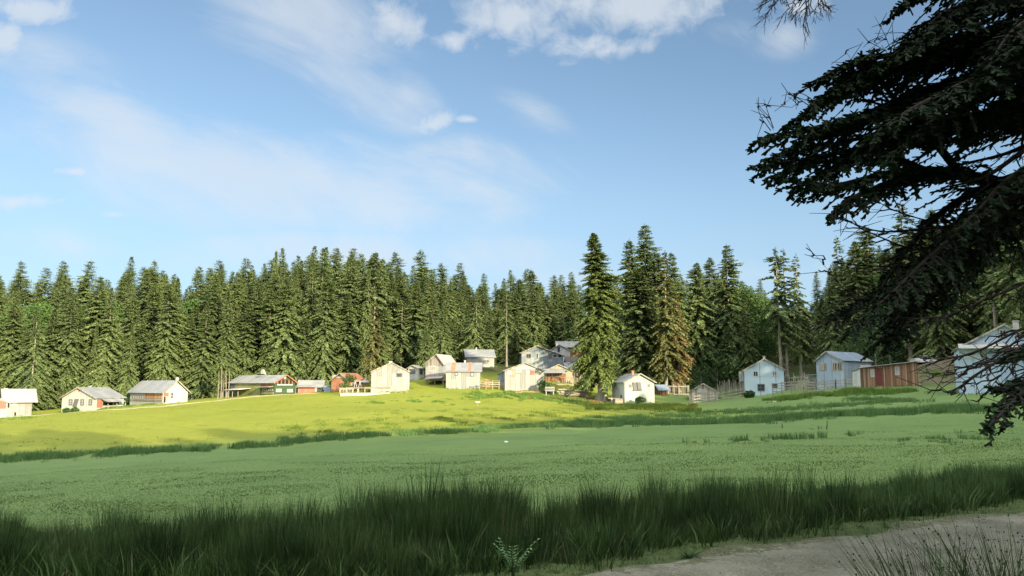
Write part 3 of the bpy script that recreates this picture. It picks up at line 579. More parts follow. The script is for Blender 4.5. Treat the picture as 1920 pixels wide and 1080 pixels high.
def near_plants():
    rng = np.random.default_rng(5)
    for px, d, h, n, sp, lab in ((1768, 4.55, 0.92, 420, 0.24, 'dark rush tuft with seed heads at the near road edge, left of the pair'),
                          (1902, 4.75, 0.94, 460, 0.26, 'dark rush tuft with seed heads in the bottom right corner')):
        k = ray(px, 1000)[0]; x, y = k*d, d; z = float(ground(x, y))
        r = empty('rush_tuft', (x, y, z)); tag(r, lab, 'rush tuft', 'rush tufts at the near road edge')
        a = rng.uniform(0, 6.28, n); rad = sp*np.sqrt(rng.uniform(0, 1, n)); B = np.stack([rad*np.cos(a), rad*np.sin(a), np.full(n, -.04)], 1)
        H = h*rng.uniform(0.45, 1.05, n); L = H*rng.uniform(0.1, 0.65, n); la = a+rng.normal(0, .4, n); lean = np.stack([L*np.cos(la), L*np.sin(la)], 1)
        v = blades(B, H, np.full(n, 0.0062), lean, rng.uniform(0, .8, n), 5, 0.8, rng, az=rng.uniform(-.5, .5, n))
        # seed clusters a little below the tips
        hv = []; hf = []
        for i in range(0, n, 3):
            for t in ((0.82, 0.94) if i % 4 else (0.88,)):
                c = t**1.8; p = np.array([B[i, 0]+lean[i, 0]*c, B[i, 1]+lean[i, 1]*c, -.04+H[i]*t]); s = rng.uniform(.004, .008)
                b = len(hv); hv += [p+s*np.array(q) for q in ((1,0,0),(-1,0,0),(0,1,0),(0,-1,0),(0,0,1.4),(0,0,-1.4))]
                hf += [(b+a_, b+b_, b+c_) for a_, b_, c_ in ((0,2,4),(2,1,4),(1,3,4),(3,0,4),(2,0,5),(1,2,5),(3,1,5),(0,3,5))]
        v = merge([v, (np.array(hv), np.zeros((0, 4), int), np.array(hf), np.full(len(hv), .3))]); link('stems', raw_mesh('stems', *v), M_RUSH, r)
    # pinnate young plant in front of the rush belt
    p = on_ground(962, 1066, 5); p = Vector((ray(962, 1066)[0]*7.15, 7.15, float(ground(ray(962, 1066)[0]*7.15, 7.15))))
    r = empty('leafy_plant', p); tag(r, 'small light green plant with paired leaflets in front of the rushes', 'plant')
    st = MB(); LV = []; LQ = []; tn = []
    for a in range(9):
        az = a*0.7+rng.uniform(-.3, .3); top = rng.uniform(0.2, 0.36); out = rng.uniform(0.05, 0.22)
        pts = [Vector((out*t*t*math.cos(az), out*t*t*math.sin(az), top*t)) for t in (0, .35, .7, 1)]; st.tube(pts, [.004, .0035, .003, .002], 5)
        for t in np.linspace(0.35, 1, 9):
            c = Vector((out*t*t*math.cos(az), out*t*t*math.sin(az), top*t))
            for sgn in (-1, 1):
                dv = Vector((math.cos(az+sgn*1.2), math.sin(az+sgn*1.2), 0.25))*rng.uniform(.04, .065); w = Vector((math.cos(az), math.sin(az), .1))*.012
                b = len(LV); LV += [c, c+dv*.5+w, c+dv, c+dv*.5-w]; LQ.append((b, b+1, b+2, b+3)); tn += [rng.uniform(0.4, 1)]*4
    st.build('stems', M_HERB, r); link('leaves', raw_mesh('leaves', LV, LQ, None, tn), mat_leaf('young_leaf', [(0.0, (0.07, 0.16, 0.05)), (1.0, (0.14, 0.27, 0.09))], 0.6, 0.3, 0.0), r)
    # rosette of weeds lying on the verge
    q = on_ground(1292, 1046, 5); n = 40; a = rng.uniform(0, 6.28, n)
    r = empty('verge_weed', q); tag(r, 'low dark weed clump spread on the road verge', 'weed')
    v = blades(np.stack([.02*np.cos(a), .02*np.sin(a), np.zeros(n)], 1), rng.uniform(.03, .11, n), np.full(n, .014), np.stack([.2*np.cos(a), .12*np.sin(a)], 1)*rng.uniform(.4, 1, n)[:, None], rng.uniform(0.2, .9, n), 3, .3, rng)
    link('leaves', raw_mesh('leaves', *v), M_RUSH, r)
    # two sticks standing in the meadow, a pale stone, a white flower head
    for px, py0, py1, lab in ((1466, 803, 793, 'thin dark stick standing upright in the meadow, left one'), (1549, 805, 789, 'thin dark stick leaning in the meadow, right one')):
        b = on_ground(px, py0, 14); t = at(px+(2 if px > 1500 else 0), py1, b.y); m = MB(); m.tube([b-Vector((0, 0, .1)), (b+t)/2+Vector((.02, 0, 0)), t], [.03, .025, .015], 6)
        tag(m.build('stick', mat_wood('grey_stick', (.06, .05, .04), (.1, .09, .07)), None), lab, 'stick', 'sticks standing in the meadow')
    b = on_ground(949, 829, 14); rock(b, 0.12, 'pale_stone', 'small white stone lying on the shaded meadow', 'stone', (0.6, 0.6, 0.56))
def rock(b, s, name, label, cat, col, flat=0.6, stretch=1.0, group=None):
    import bmesh
    bm = bmesh.new(); bmesh.ops.create_icosphere(bm, subdivisions=2, radius=1.0); rng = random.Random(int(b.x*100)+int(b.y*10))
    for v in bm.verts: v.co = Vector((v.co.x*s*stretch, v.co.y*s, v.co.z*s*flat))*rng.uniform(0.82, 1.15)
    me = bpy.data.meshes.new(name); bm.to_mesh(me); bm.free()
    o = link(name, me, mat_plain(name+'_stone', col, 0.25, 0.9, 4)); o.location = b; tag(o, label, cat, group); return o
near_plants()
# ---------------------------------------------------------------- houses
CREAM = (0.62, 0.60, 0.50)
W_CREAM = mat_sheet('cream_weathered_sheets', [(0.31, .325, .30), (.27, .285, .265), (.34, .355, .33), (.20, .21, .195), (.30, .30, .27)], streak=.45, rust=0.03)
W_WHITE = mat_sheet('whitewashed_boards', [(0.43, .445, .41), (.40, .41, .375), (.46, .475, .44)], panel=1.3, tier=5, streak=0.25)
W_GREY = mat_sheet('grey_patched_sheets', [(0.26, .275, .265), (.20, .21, .205), (.30, .31, .295), (.22, .22, .195), (.33, .34, .325)], rust=0.04)
W_BOARD = mat_wood('weathered_boards', (.13, .115, .10), (.24, .22, .19), (.34, .31, .26), 0.22)
W_BLUE = mat_sheet('pale_blue_sheets', [(0.38, .50, .57), (.35, .47, .54), (.42, .54, .60)], panel=2.4, tier=3, streak=0.12)
W_BLUEGREY = mat_sheet('blue_grey_sheets', [(0.27, .35, .43), (.22, .30, .38), (.31, .39, .46), (.24, .32, .40)], panel=1.2, tier=5, streak=0.2, rust=0.0)
W_FLAKE = mat_sheet('shaded_flaking_blue_grey_sheets', [(0.17, .215, .23), (.15, .19, .21), (.28, .31, .31), (.16, .20, .22)], panel=0.9, tier=1.1, streak=0.3)  # blue-grey lowered further to carry the dappled shade on this house
W_GREENISH = mat_sheet('greenish_white_sheets', [(0.38, .42, .39), (.34, .38, .35), (.41, .45, .41)], panel=1.0, tier=4, streak=0.3)
W_GREEN = mat_wood('dark_green_boards', (.035, .07, .035), (.05, .095, .045), None, 0.18, 'z')
W_OLIVE = mat_sheet('olive_boards', [(0.24, .26, .10), (.19, .21, .08), (.28, .29, .12)], panel=0.5, tier=5)
W_BROWN = mat_wood('brown_boards', (.10, .055, .03), (.20, .10, .05), (.30, .17, .09), 0.2)
W_REDB = mat_wood('orange_brown_planks', (.26, .12, .06), (.40, .20, .10), (.55, .40, .25), 0.22)
W_SHED = mat_wood('red_brown_planks', (.105, .058, .036), (.20, .115, .07), (.35, .26, .18), 0.13)
W_SHACK = mat_wood('silvered_boards', (.20, .18, .15), (.36, .335, .285), (.50, .47, .40), 0.24)
W_ORANGE = mat_plain('orange_render', (.34, .17, .095), 0.2, 0.9, 2)
W_BEIGE = mat_plain('beige_render', (.34, .30, .21), 0.1, 0.9, 2)
W_STONE = mat_plain('pale_plinth', (.34, .335, .30), 0.2, 0.9, 3)
R_GREY = mat_roof('grey_roof_sheets', [(.28, .30, .305), (.25, .27, .275), (.31, .325, .325)])
R_LIGHT = mat_roof('light_roof_sheets', [(.33, .34, .33), (.28, .29, .28), (.36, .37, .35)])
R_WHITE = mat_roof('white_roof_sheets', [(.42, .43, .415), (.38, .39, .375)])
R_BLUE = mat_roof('blue_grey_roof_sheets', [(.24, .31, .38), (.21, .28, .35), (.26, .33, .40)])
R_RUST = mat_roof('rusty_roof_sheets', [(.42, .43, .40), (.46, .22, .13), (.50, .50, .46), (.38, .38, .35)], rust=0.0, panel=1.1)
R_RED = mat_roof('red_roof_sheets', [(.50, .12, .09), (.45, .10, .08)])
R_ORANGE = mat_roof('orange_red_roof_sheets', [(.36, .18, .11), (.30, .13, .085)])
R_DARK = mat_roof('slate_grey_roof_sheets', [(.17, .19, .20), (.15, .17, .18)])
R_BROWN = mat_roof('brown_roof_boards', [(.15, .12, .11), (.12, .10, .09)])
P_WHITE = mat_plain('white_paint', (.40, .40, .375), 0.08, 0.6, 4)
P_GREYP = mat_plain('grey_paint', (.12, .125, .13), 0.12, 0.6, 4)
P_MAUVE = mat_plain('mauve_shutter', (.36, .31, .31), 0.1, 0.7, 4)
P_RED = mat_plain('faded_red_paint', (.33, .12, .085), 0.2, 0.7, 4)
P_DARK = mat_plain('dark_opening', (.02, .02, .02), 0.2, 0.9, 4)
P_WOOD = mat_wood('raw_pole_wood', (.24, .18, .11), (.42, .34, .22), None, 0.3)
P_GREYW = mat_wood('grey_pole_wood', (.20, .19, .16), (.36, .34, .28), None, 0.3)
P_LIGHTW = mat_wood('pale_plank_wood', (.24, .21, .15), (.38, .35, .27), None, 0.3, 'z')
P_BRICK = mat_plain('red_brick', (.42, .17, .11), 0.25, 0.9, 8)
P_LITE = mat_plain('pale_chimney', (.38, .38, .35), 0.15, 0.8, 5)
P_BLUE = mat_plain('blue_plastic', (.10, .19, .42), 0.1, 0.5, 2)
def mat_glass():
    g = G('window_glass', 0.12, 0.6); return g.done(g.ramp(g.noise(g.pos(), 2.0, 3), [(0.35, (.025, .03, .035)), (0.7, (.07, .08, .09))]))
GLASS = mat_glass()
P_CURT = mat_plain('curtained_pane', (.30, .31, .29), 0.3, 0.4, 2)

HOUSES = []
class House:
    """Gabled or lean-to building. The near corner stands at photo spot (px, py) at distance d; the gable runs from it to the
    line of sight px_g and the long side to px_s.  theta turns the gable wall."""
    def __init__(s, name, label, cat, px, py, d, px_g, theta, px_s=None, length=None, eave=None, apex=None, wall=None, roof=None,
                 side_left=None, afrac=0.5, over=0.35, ridge='y', eave2=None, base_drop=0.6, fascia=None, group=None, thick=0.07, apex_c=None):
        HOUSES.append(s); C = at(px, py, d); th = math.radians(theta); g = Vector((math.cos(th), math.sin(th))); b = Vector((-math.sin(th), math.cos(th)))
        ka = ray(px_g, py)[0]
        def solve(vec, k): return (k*C.y-C.x)/(vec.x-k*vec.y)
        W = solve(g, ka)
        if W < 0:
            W = -W; O = Vector((C.x-g.x*W, C.y-g.y*W)); s.cornerx = W
        else: O = Vector((C.x, C.y)); s.cornerx = 0.0
        if px_s is not None:
            L = solve(b, ray(px_s, py)[0]); L = abs(L)
        if length is not None: L = length
        s.W, s.L = W, L; s.th = th; print('HOUSE %-14s px%5.0f W%5.1f L%5.1f' % (name, px, W, L))
        s.M = Matrix.Translation((O.x, O.y, C.z)) @ Matrix.Rotation(th, 4, 'Z'); s.Mi = s.M.inverted()
        def zat(ppx, ppy, pl):   # height above C.z on the face plane
            return s.hit(ppx, ppy, pl).z
        s.root = empty(name, (O.x, O.y, C.z), th); tag(s.root, label, cat, group)
        he = s.hit(eave[0], eave[1], 'front').z
        s.he = he
        he2 = he if eave2 is None else s.hit(eave2[0], eave2[1], 'front').z
        s.he2 = he2
        bd = base_drop
        m = MB()
        if ridge == 'y':
            xa = W*afrac
            pa = s.hit(apex[0], apex[1], 'front')
            ha = pa.z; xa = min(max(pa.x, W*0.2), W*0.8) if apex_c is None else W*apex_c
            s.ha, s.xa = ha, xa
            prof = [(0, 0, -bd), (W, 0, -bd), (W, 0, he2), (xa, 0, ha), (0, 0, he)]
            m.prism(prof, (0, L, 0)); m.build('wall', wall, s.root)
            r = MB()
            for (x0, z0, sg) in ((0, he, -1), (W, he2, 1)):
                dx = xa-x0; dz = ha-z0; ln = math.hypot(dx, dz); ux, uz = dx/ln, dz/ln
                ex, ez = x0-ux*over, z0-uz*over
                nx, nz = (-uz, ux) if ux > 0 else (uz, -ux)
                q = [(ex+nx*.02, -over, ez+nz*.02), (xa+nx*.02*0, -over, ha+.02), (xa, -over, ha+.02+thick), (ex+nx*(.02+thick), -over, ez+nz*(.02+thick))]
                r.prism(q, (0, L+2*over, 0))
            s.roof = r.build('roof', roof, s.root)
            fascia = fascia or P_GREYW
            if fascia:
                f = MB()
                for (x0, z0) in ((0, he), (W, he2)):
                    dx = xa-x0; dz = ha-z0; ln = math.hypot(dx, dz); ux, uz = dx/ln, dz/ln
                    f.bar((x0-ux*over, -over-.04, z0-uz*over+.0), (xa, -over-.04, ha+.02), .05, .15)
                f.build('barge_board', fascia, s.root)
        elif ridge == 'x':       # ridge parallel to the front wall; profile in the y-z plane
            ha = s.hit_plane(apex[0], apex[1], L/2).z; s.ha = ha; s.xa = 0
            prof = [(0, 0, -bd), (0, L, -bd), (0, L, he), (0, L/2, ha), (0, 0, he)]
            m.prism(prof, (W, 0, 0)); m.build('wall', wall, s.root)
            r = MB()
            for (y0, sg) in ((0, 1), (L, -1)):
                dy = L/2-y0; dz = ha-he; ln = math.hypot(dy, dz); uy, uz = dy/ln, dz/ln
                ey, ez = y0-uy*over, he-uz*over
                q = [(-over, ey, ez+.02), (-over, L/2, ha+.02), (-over, L/2, ha+.02+thick), (-over, ey, ez+.02+thick)]
                r.prism(q, (W+2*over, 0, 0))
            s.roof = r.build('roof', roof, s.root)
        elif ridge == 'mono':    # one slope along x, eave (left) to eave2 (right)
            prof = [(0, 0, -bd), (W, 0, -bd), (W, 0, he2), (0, 0, he)]
            m.prism(prof, (0, L, 0)); m.build('wall', wall, s.root); s.ha = max(he, he2); s.xa = 0
            sl = (he2-he)/W
            q = [(-over, -over, he-over*sl+.03), (W+over, -over, he2+over*sl+.03), (W+over, -over, he2+over*sl+.03+thick), (-over, -over, he-over*sl+.03+thick)]
            s.roof = MB().prism(q, (0, L+2*over, 0)).build('roof', roof, s.root)
    def hit_plane(s, px, py, yl):
        k, sl = ray(px, py); o = s.Mi @ Vector((0, 0, EYE)); e = s.Mi @ Vector((k, 1, EYE+sl)); d = e-o
        t = (yl-o.y)/d.y; return o+d*t
    def hit(s, px, py, face='front', off=0.0):
        k, sl = ray(px, py); o = s.Mi @ Vector((0, 0, EYE)); e = s.Mi @ Vector((k, 1, EYE+sl)); d = e-o
        if face == 'front': t = (0.0-off-o.y)/d.y
        elif face == 'left': t = (0.0-off-o.x)/d.x
        else: t = (s.W+off-o.x)/d.x
        return o+d*t
    def rect(s, x0, y0, x1, y1, face):
        a = s.hit(x0, y0, face); b = s.hit(x1, y1, face)
        if face == 'front': lo, hi = sorted((a.x, b.x)); lim = s.W
        else: lo, hi = sorted((a.y, b.y)); lim = s.L
        lo = max(lo, 0.12); hi = min(hi, lim-0.12)
        if hi-lo < 0.25: hi = lo+0.25
        z0, z1 = sorted((a.z, b.z)); return lo, hi, z0, z1
    def P(s, face, u, z, off):
        return Vector((u, -off, z)) if face == 'front' else (Vector((-off, u, z)) if face == 'left' else Vector((s.W+off, u, z)))
    def slab(s, m, face, u0, u1, z0, z1, o0, o1):
        a = s.P(face, u0, z0, o0); b = s.P(face, u1, z1, o1); c = (a+b)/2
        return m.box(c, (abs(a.x-b.x), abs(a.y-b.y), abs(a.z-b.z)))
    def win(s, x0, y0, x1, y1, face='front', nx=2, nz=1, frame=None, pane=None, fw=0.09, label=None):
        u0, u1, z0, z1 = s.rect(x0, y0, x1, y1, face); f = MB(); t = fw
        s.slab(f, face, u0, u1, z0, z0+t, -.02, .07); s.slab(f, face, u0, u1, z1-t, z1, -.02, .07)
        s.slab(f, face, u0, u0+t, z0+t, z1-t, -.02, .07); s.slab(f, face, u1-t, u1, z0+t, z1-t, -.02, .07)
        for i in range(1, nx):
            c = u0+(u1-u0)*i/nx; s.slab(f, face, c-t*.35, c+t*.35, z0+t, z1-t, -.02, .06)
        for i in range(1, nz+0):
            c = z0+(z1-z0)*i/nz; s.slab(f, face, u0+t, u1-t, c-t*.3, c+t*.3, -.02, .055)
        o = f.build('window', frame or P_WHITE, s.root)
        s.slab(MB(), face, 0, 0, 0, 0, 0, 0)
        p = MB(); s.slab(p, face, u0+t*.5, u1-t*.5, z0+t*.5, z1-t*.5, .0, .03); p.build('pane', pane or GLASS, o)
        if label: o['label'] = label
        return o
    def panel(s, x0, y0, x1, y1, mat, face='front', name='shutter', off=0.06, label=None):
        u0, u1, z0, z1 = s.rect(x0, y0, x1, y1, face); p = MB(); s.slab(p, face, u0, u1, z0, z1, -.02, off); o = p.build(name, mat, s.root)
        if label: o['label'] = label
        return o
    def slant(s, pts, mat, face='front', name='shutter', off=0.12):
        "leaning flat board given by its photo corners"
        q = [s.hit(x, y, face) for x, y in pts]; n = s.P(face, 0, 0, off)-s.P(face, 0, 0, 0)
        q = [p+n*.3 for p in q]
        return MB().prism(q, n).build(name, mat, s.root)
    def chimney(s, px, y_top, w=0.45, mat=None, depth=None, base_y=None, cap=True):
        yl = (s.L*0.3 if depth is None else depth); t = s.hit_plane(px, y_top, yl); m = MB()
        zb = s.ha-1.2; m.box((t.x, yl, (t.z+zb)/2), (w, w, t.z-zb)); 
        if cap: m.box((t.x, yl, t.z+.04), (w*1.25, w*1.25, .08))
        return m.build('chimney', mat or P_BRICK, s.root if True else s.roof)
    def leanto(s, x0, y0, x1, y1, out, drop, mat, face='front', name='porch_roof', posts=None, postmat=None, gz=None):
        "projecting slab roof: photo line x0..x1 at wall height y0, sticking out and falling"
        a = s.hit(x0, y0, face); b = s.hit(x1, y1, face)
        if face == 'front': u0, u1 = a.x, b.x
        else: u0, u1 = a.y, b.y
        P0 = s.P(face, u0, a.z, 0.0); P1 = s.P(face, u1, b.z, 0.0); P2 = s.P(face, u1, b.z-drop, out); P3 = s.P(face, u0, a.z-drop, out)
        o = MB().prism([P0, P1, P2, P3], (0, 0, .07)).build(name, mat, s.root)
        if posts:
            for f in posts:
                p = P3.lerp(P2, f); MB().box((p.x, p.y, (p.z-1.2)/2+ -.3), (.12, .12, p.z+1.2 if p.z > 0 else 1)).build('post', postmat or P_GREYW, s.root)
        return o
    def world(s, v): return s.M @ Vector(v)

# --- left group, from the frame's edge
h = House('cottage', 'pale grey patched cottage with wide white roof at the far left edge of the meadow', 'house', 11, 777.5, 124, 59, 36, length=7.0,
          eave=(30, 751), apex=(33, 730), wall=W_GREY, roof=R_WHITE, ridge='x', over=.7)
h.panel(23, 753, 31, 762, P_WHITE, name='window_shutter'); h.panel(27, 773, 29.5, 779, P_DARK, name='cat_door')
h.chimney(11, 729, .4, P_LITE, depth=4.0)
w = MB(); w.prism([(-6, -2.2, -.6), (-.02, -2.2, -.6), (-.02, -2.2, 1.9), (-3, -2.2, 3.3), (-6, -2.2, 1.9)], (0, 3.4, 0)); w.build('porch', W_STONE, h.root)
w = MB(); w.prism([(-5.5, -2.26, 1.0), (-.2, -2.26, 1.0), (-.2, -2.26, 1.9), (-3, -2.26, 3.0), (-5.5, -2.26, 1.95)], (0, .05, 0)); w.build('porch_gable', P_RED, h.root)
w = MB(); w.prism([(-3, -2.5, 3.42), (.35, -2.5, 1.75), (.35, -2.5, 1.85), (-3, -2.5, 3.52)], (0, 3.9, 0)); w.prism([(-3.001, -2.5, 3.42), (-6.3, -2.5, 1.75), (-6.3, -2.5, 1.85), (-3.001, -2.5, 3.52)], (0, 3.9, 0)); w.build('porch_roof', R_WHITE, h.root)

h = House('cottage', 'cream white cottage with three windows and a slanted dark shutter in its gable', 'house', 179.5, 768, 132, 115, -17, px_s=231,
          eave=(180, 746), eave2=None, apex=(148.5, 727), wall=W_WHITE, roof=R_GREY, over=.35)
for x0, x1 in ((130, 135.7), (152, 157.4), (167, 172.4)): h.win(x0, 748.5, x1, 760, nx=1, nz=2, frame=P_GREYP, pane=P_CURT, fw=.16)
h.slant([(137, 762), (144, 762), (148.5, 748), (141.5, 748)], P_GREYP)
h.slant([(145, 728.6), (152, 728.6), (149, 735.5)], P_RED, name='gable_board', off=.05)
h.panel(180.5, 749, 191, 764, P_RED, 'right', 'red_boarding'); h.leanto(188, 747.5, 222, 746.5, 1.6, .55, R_LIGHT, 'right', posts=(0.02, .5, .98))
h.panel(193, 754.5, 211, 760, P_DARK, 'right', 'opening_shade', .03); h.win(215, 750, 222, 759, 'right', frame=P_GREYP)  # black panel paints the unlit inside of the open shed
h.chimney(169, 724.5, .35, P_LITE, depth=5)

h = House('farmhouse', 'house with white gable, pale roof and orange-brown planked long wall above a white base', 'house', 305, 757, 137, 351, 48, px_s=243,
          eave=(305.3, 734), apex=(331, 714), wall=W_WHITE, roof=R_GREY, over=.55)
h.panel(246, 735.5, 272, 743.5, P_WHITE, 'left', 'veranda_frame')
for i in range(6):
    x = 247.5+i*4.25; h.win(x, 743.0, x+3.0, 746.2, 'left', nx=1, frame=P_LITE, fw=.05)
h.panel(272.5, 735.5, 304, 747.5, W_REDB, 'left', 'planking', .08)
h.panel(244, 747.8, 304.5, 753.2, W_BOARD, 'left', 'board_band', .09)
h.panel(305.5, 736, 316, 743.5, P_RED, 'front', 'red_boarding'); h.panel(305.8, 744, 309.5, 755, P_DARK, 'front', 'door'); h.panel(310.5, 745, 315, 753, W_REDB, 'front', 'planking')
h.win(320, 735.5, 324.5, 748, nx=1, nz=2); h.win(339, 736.5, 346, 751, nx=2, nz=2, pane=P_CURT)
h.chimney(332, 708.5, .4, P_LITE, depth=1.0)

h = House('lodge', 'large two-storey lodge with dark green boarded gable, red verges and an olive long wall', 'house', 514, 739.5, 141, 552.5, 48, px_s=431,
          eave=(514, 716.5), apex=(535.5, 703.5), wall=W_GREEN, roof=R_LIGHT, over=.45, fascia=P_RED)
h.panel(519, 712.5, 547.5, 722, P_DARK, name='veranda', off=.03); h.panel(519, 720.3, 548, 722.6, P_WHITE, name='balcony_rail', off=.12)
for x in (519, 526, 533, 540.5, 546.5): h.panel(x, 712.3, x+1.1, 720.3, W_BROWN, name='veranda_post', off=.10)
h.panel(532.7, 704.5, 535.7, 710.5, P_WHITE, name='gable_plaque')
h.win(517.5, 729, 527.5, 735, nx=3, pane=P_CURT); h.win(538, 729.5, 548.5, 735.5, nx=3, pane=P_CURT)
h.panel(441, 717.5, 488, 744, W_OLIVE, 'left', 'olive_boarding'); h.panel(431.5, 718, 440.5, 729, P_GREYP, 'left', 'shutter')
h.panel(488.5, 717.5, 513, 726, W_BROWN, 'left', 'upper_boarding')
for x0, x1 in ((495.5, 500.5), (502, 506), (507.5, 512)): h.win(x0, 716.8, x1, 723.8, 'left', nx=1, frame=W_BROWN)
h.leanto(487, 726, 513, 725.4, 1.1, .05, P_WHITE, 'left', 'balcony'); h.win(492, 728.6, 501, 733.5, 'left', nx=2); h.win(503.5, 729, 512, 733, 'left', nx=2)
h.panel(490, 734.3, 513, 739.6, W_OLIVE, 'left', 'low_boarding', .1)
h.leanto(441, 729, 471, 728.2, 2.6, .25, mat_plain('mauve_white_sheet', (.55, .50, .52), .1), 'left', posts=(0, .33, .66, 1))
h.panel(444, 731.5, 468, 740, P_DARK, 'left', 'opening_shade', .03)  # black panel paints the shade beneath the porch roof
t = h.hit(484, 708.5, 'left'); m = MB(); m.tube([(1.6, t.y, h.he+1.4), (.9, t.y, h.he+1.9), (.75, t.y, h.he+1.93)], [.04, .45, .5], 12); m.build('satellite_dish', P_WHITE, h.root)
t0 = h.hit(557.5, 709, 'front'); m = MB(); m.tube([(t0.x, .4, -.5), (t0.x, .4, t0.z+.1)], [.06, .05], 6); tag(m.build('pole', P_GREYW, None), 'thin grey pole standing at the right end of the green lodge', 'pole'); bpy.data.objects['pole'].matrix_world = h.M

h = House('outbuilding', 'low outbuilding with red and white planked wall and light roof, right of the green lodge', 'shed', 558.5, 738, 147, 604, 9, length=5.0,
          eave=(575, 726.3), apex=(585, 713.5), wall=W_WHITE, roof=R_LIGHT, ridge='x', over=.3)
h.panel(559.5, 727.2, 594, 737.5, mat_sheet('red_white_planks', [(.50, .20, .14), (.62, .55, .48), (.45, .16, .11), (.40, .14, .10)], .5, 4), name='planking')
h.leanto(559, 722, 593, 722, .8, .4, R_GREY)
h = House('storage_box', 'small dark grey shed between the low outbuilding and the orange house', 'shed', 607, 735, 146, 619, 0, length=2.5, eave=(610, 723), eave2=(619, 725), wall=W_BLUEGREY, roof=R_DARK, ridge='mono', over=.1)

h = House('bungalow', 'small orange rendered bungalow with red roof and white gable top, behind a little tree', 'house', 656, 733, 138, 621, -28, px_s=683,
          eave=(656, 713.5), apex=(640, 700), wall=W_ORANGE, roof=R_ORANGE, over=.4)
h.slant([(629, 709), (652, 709), (640.5, 702)], P_WHITE, name='gable_infill', off=.05)
h.panel(632, 716, 637, 731, P_RED, name='door'); h.chimney(626, 704, .4, P_ORANGE if False else P_LITE, depth=1.5)
h.win(659, 717, 664, 724, 'right'); h.win(670, 717, 676, 724, 'right')

h = House('barn', 'broad cream and grey patched barn with one small window high in its gable', 'barn', 767.5, 727.5, 131, 695.5, 9, length=9,
          eave=(730, 697), apex=(734, 680), wall=W_CREAM, roof=R_LIGHT, over=.12, base_drop=1.4)
h.win(743, 699.5, 754, 707, nx=1, nz=2, fw=.12, frame=P_GREYP); h.chimney(732.5, 678, .5, P_LITE, depth=1.0)
h.panel(697, 698, 720, 706.5, W_GREY, name='grey_patch', off=.04); h.panel(721, 688, 727, 697, W_GREY, name='grey_patch', off=.04); h.panel(735, 686.5, 750, 696, W_GREY, name='grey_patch', off=.04)
h.panel(714, 719, 719.5, 729, W_CREAM, name='door', off=.08); h.panel(702.5, 726.5, 731, 728, P_GREYW, name='rail', off=.12)

h = House('cottage', 'small white cottage half hidden behind the broad barn, dark window in its gable', 'house', 784.5, 711, 149, 765, -22, px_s=796,
          eave=(784, 690), apex=(774.5, 685), wall=W_WHITE, roof=R_GREY, over=.3, base_drop=1.5)
h.win(768, 691.5, 778.5, 701, nx=2, nz=2, frame=P_GREYP); h.win(787, 692, 792, 702, 'right', frame=P_GREYP)

h = House('timber_house', 'tall weathered board house with white window, raised above an open dark undercroft', 'house', 832, 714, 141, 797.3, -16, px_s=856,
          eave=(832.5, 682), apex=(819.5, 664.5), wall=W_BOARD, roof=R_WHITE, over=.35, base_drop=0)
h.panel(798, 687, 830.5, 713, W_CREAM, name='sheet_cladding', off=.05); h.win(804.5, 686, 816.5, 696.5, nx=3, frame=P_WHITE, pane=P_CURT, fw=.14); h.panel(822, 673, 827.5, 678, P_RED, name='red_board', off=.04)
h.leanto(802.5, 707, 832, 705.8, 1.3, .35, P_MAUVE)
zb = -1.7
for u in (.05, .5, .95):
    for yy_ in (.15, h.L-.15): MB().box((h.W*u, yy_, zb/2-.4), (.2, .2, -zb+.8)).build('post', P_GREYW, h.root)
m = MB(); m.box((h.W/2, h.L*.6, zb/2-.3), (h.W*.96, .1, -zb+.7)); m.build('undercroft_shade', P_DARK, h.root)  # black sheet stands in for the shade between the stilts
m = MB(); m.box((-.1, 1.5, zb/2-.3), (.12, 2.8, -zb*.7)); m.box((.9, .02, zb+.35), (1.2, .08, .9)); m.build('stone_footing', mat_plain('rubble', (.2, .18, .15), .3), h.root)

h = House('shed', 'tall pale board shed under a grey roof striped with two rusty sheets', 'shed', 836, 732.5, 134, 899.7, 1, length=5.0,
          eave=(860, 695.5), apex=(868, 681), wall=W_CREAM, roof=R_GREY, ridge='x', over=.35, base_drop=1.2)
for x0, x1, y0, y1 in ((853, 858.2, 697.5, 704.3), (882.5, 889, 698, 705.6)): h.win(x0, y0, x1, y1, nx=1, frame=P_GREYP, pane=P_WHITE, fw=.12)
h.panel(856.5, 715, 869, 731, W_CREAM, name='door', off=.06)
for xa_, xb_ in ((845.5, 853), (877.5, 882.5)):
    a = h.hit(xa_, 695, 'front').x; b_ = h.hit(xb_, 695, 'front').x; dz = h.ha-h.he; ly = h.L/2; ln = math.hypot(ly, dz); oy, oz = -ly/ln*.37, -dz/ln*.37
    MB().prism([(a, oy, h.he+oz+.10), (b_, oy, h.he+oz+.10), (b_+.1, ly, h.ha+.10), (a+.1, ly, h.ha+.10)], (0, 0, .03)).build('rusty_sheet', mat_plain('rust', (.44, .16, .08), .25, .9, 1.5), h.roof)
h.chimney(872, 676.5, .3, P_LITE, depth=3.5)

h = House('storehouse', 'grey-roofed pale storehouse standing higher up against the trees, dark left gable', 'shed', 875, 690, 157, 926.5, 9, length=5.5,
          eave=(900, 668.8), apex=(898, 656), wall=W_CREAM, roof=R_GREY, ridge='x', over=.35, base_drop=1.5)
m = MB(); m.prism([(-.05, 0.02, -1.5), (-.05, 5.48, -1.5), (-.05, 5.48, h.he), (-.05, 2.75, h.ha-.05), (-.05, .02, h.he)], (.04, 0, 0)); m.build('gable_shade', P_GREYP, h.root)  # dark sheet paints the shade on the side turned from the sun
h.chimney(893, 652.5, .25, P_LITE, depth=2.8)

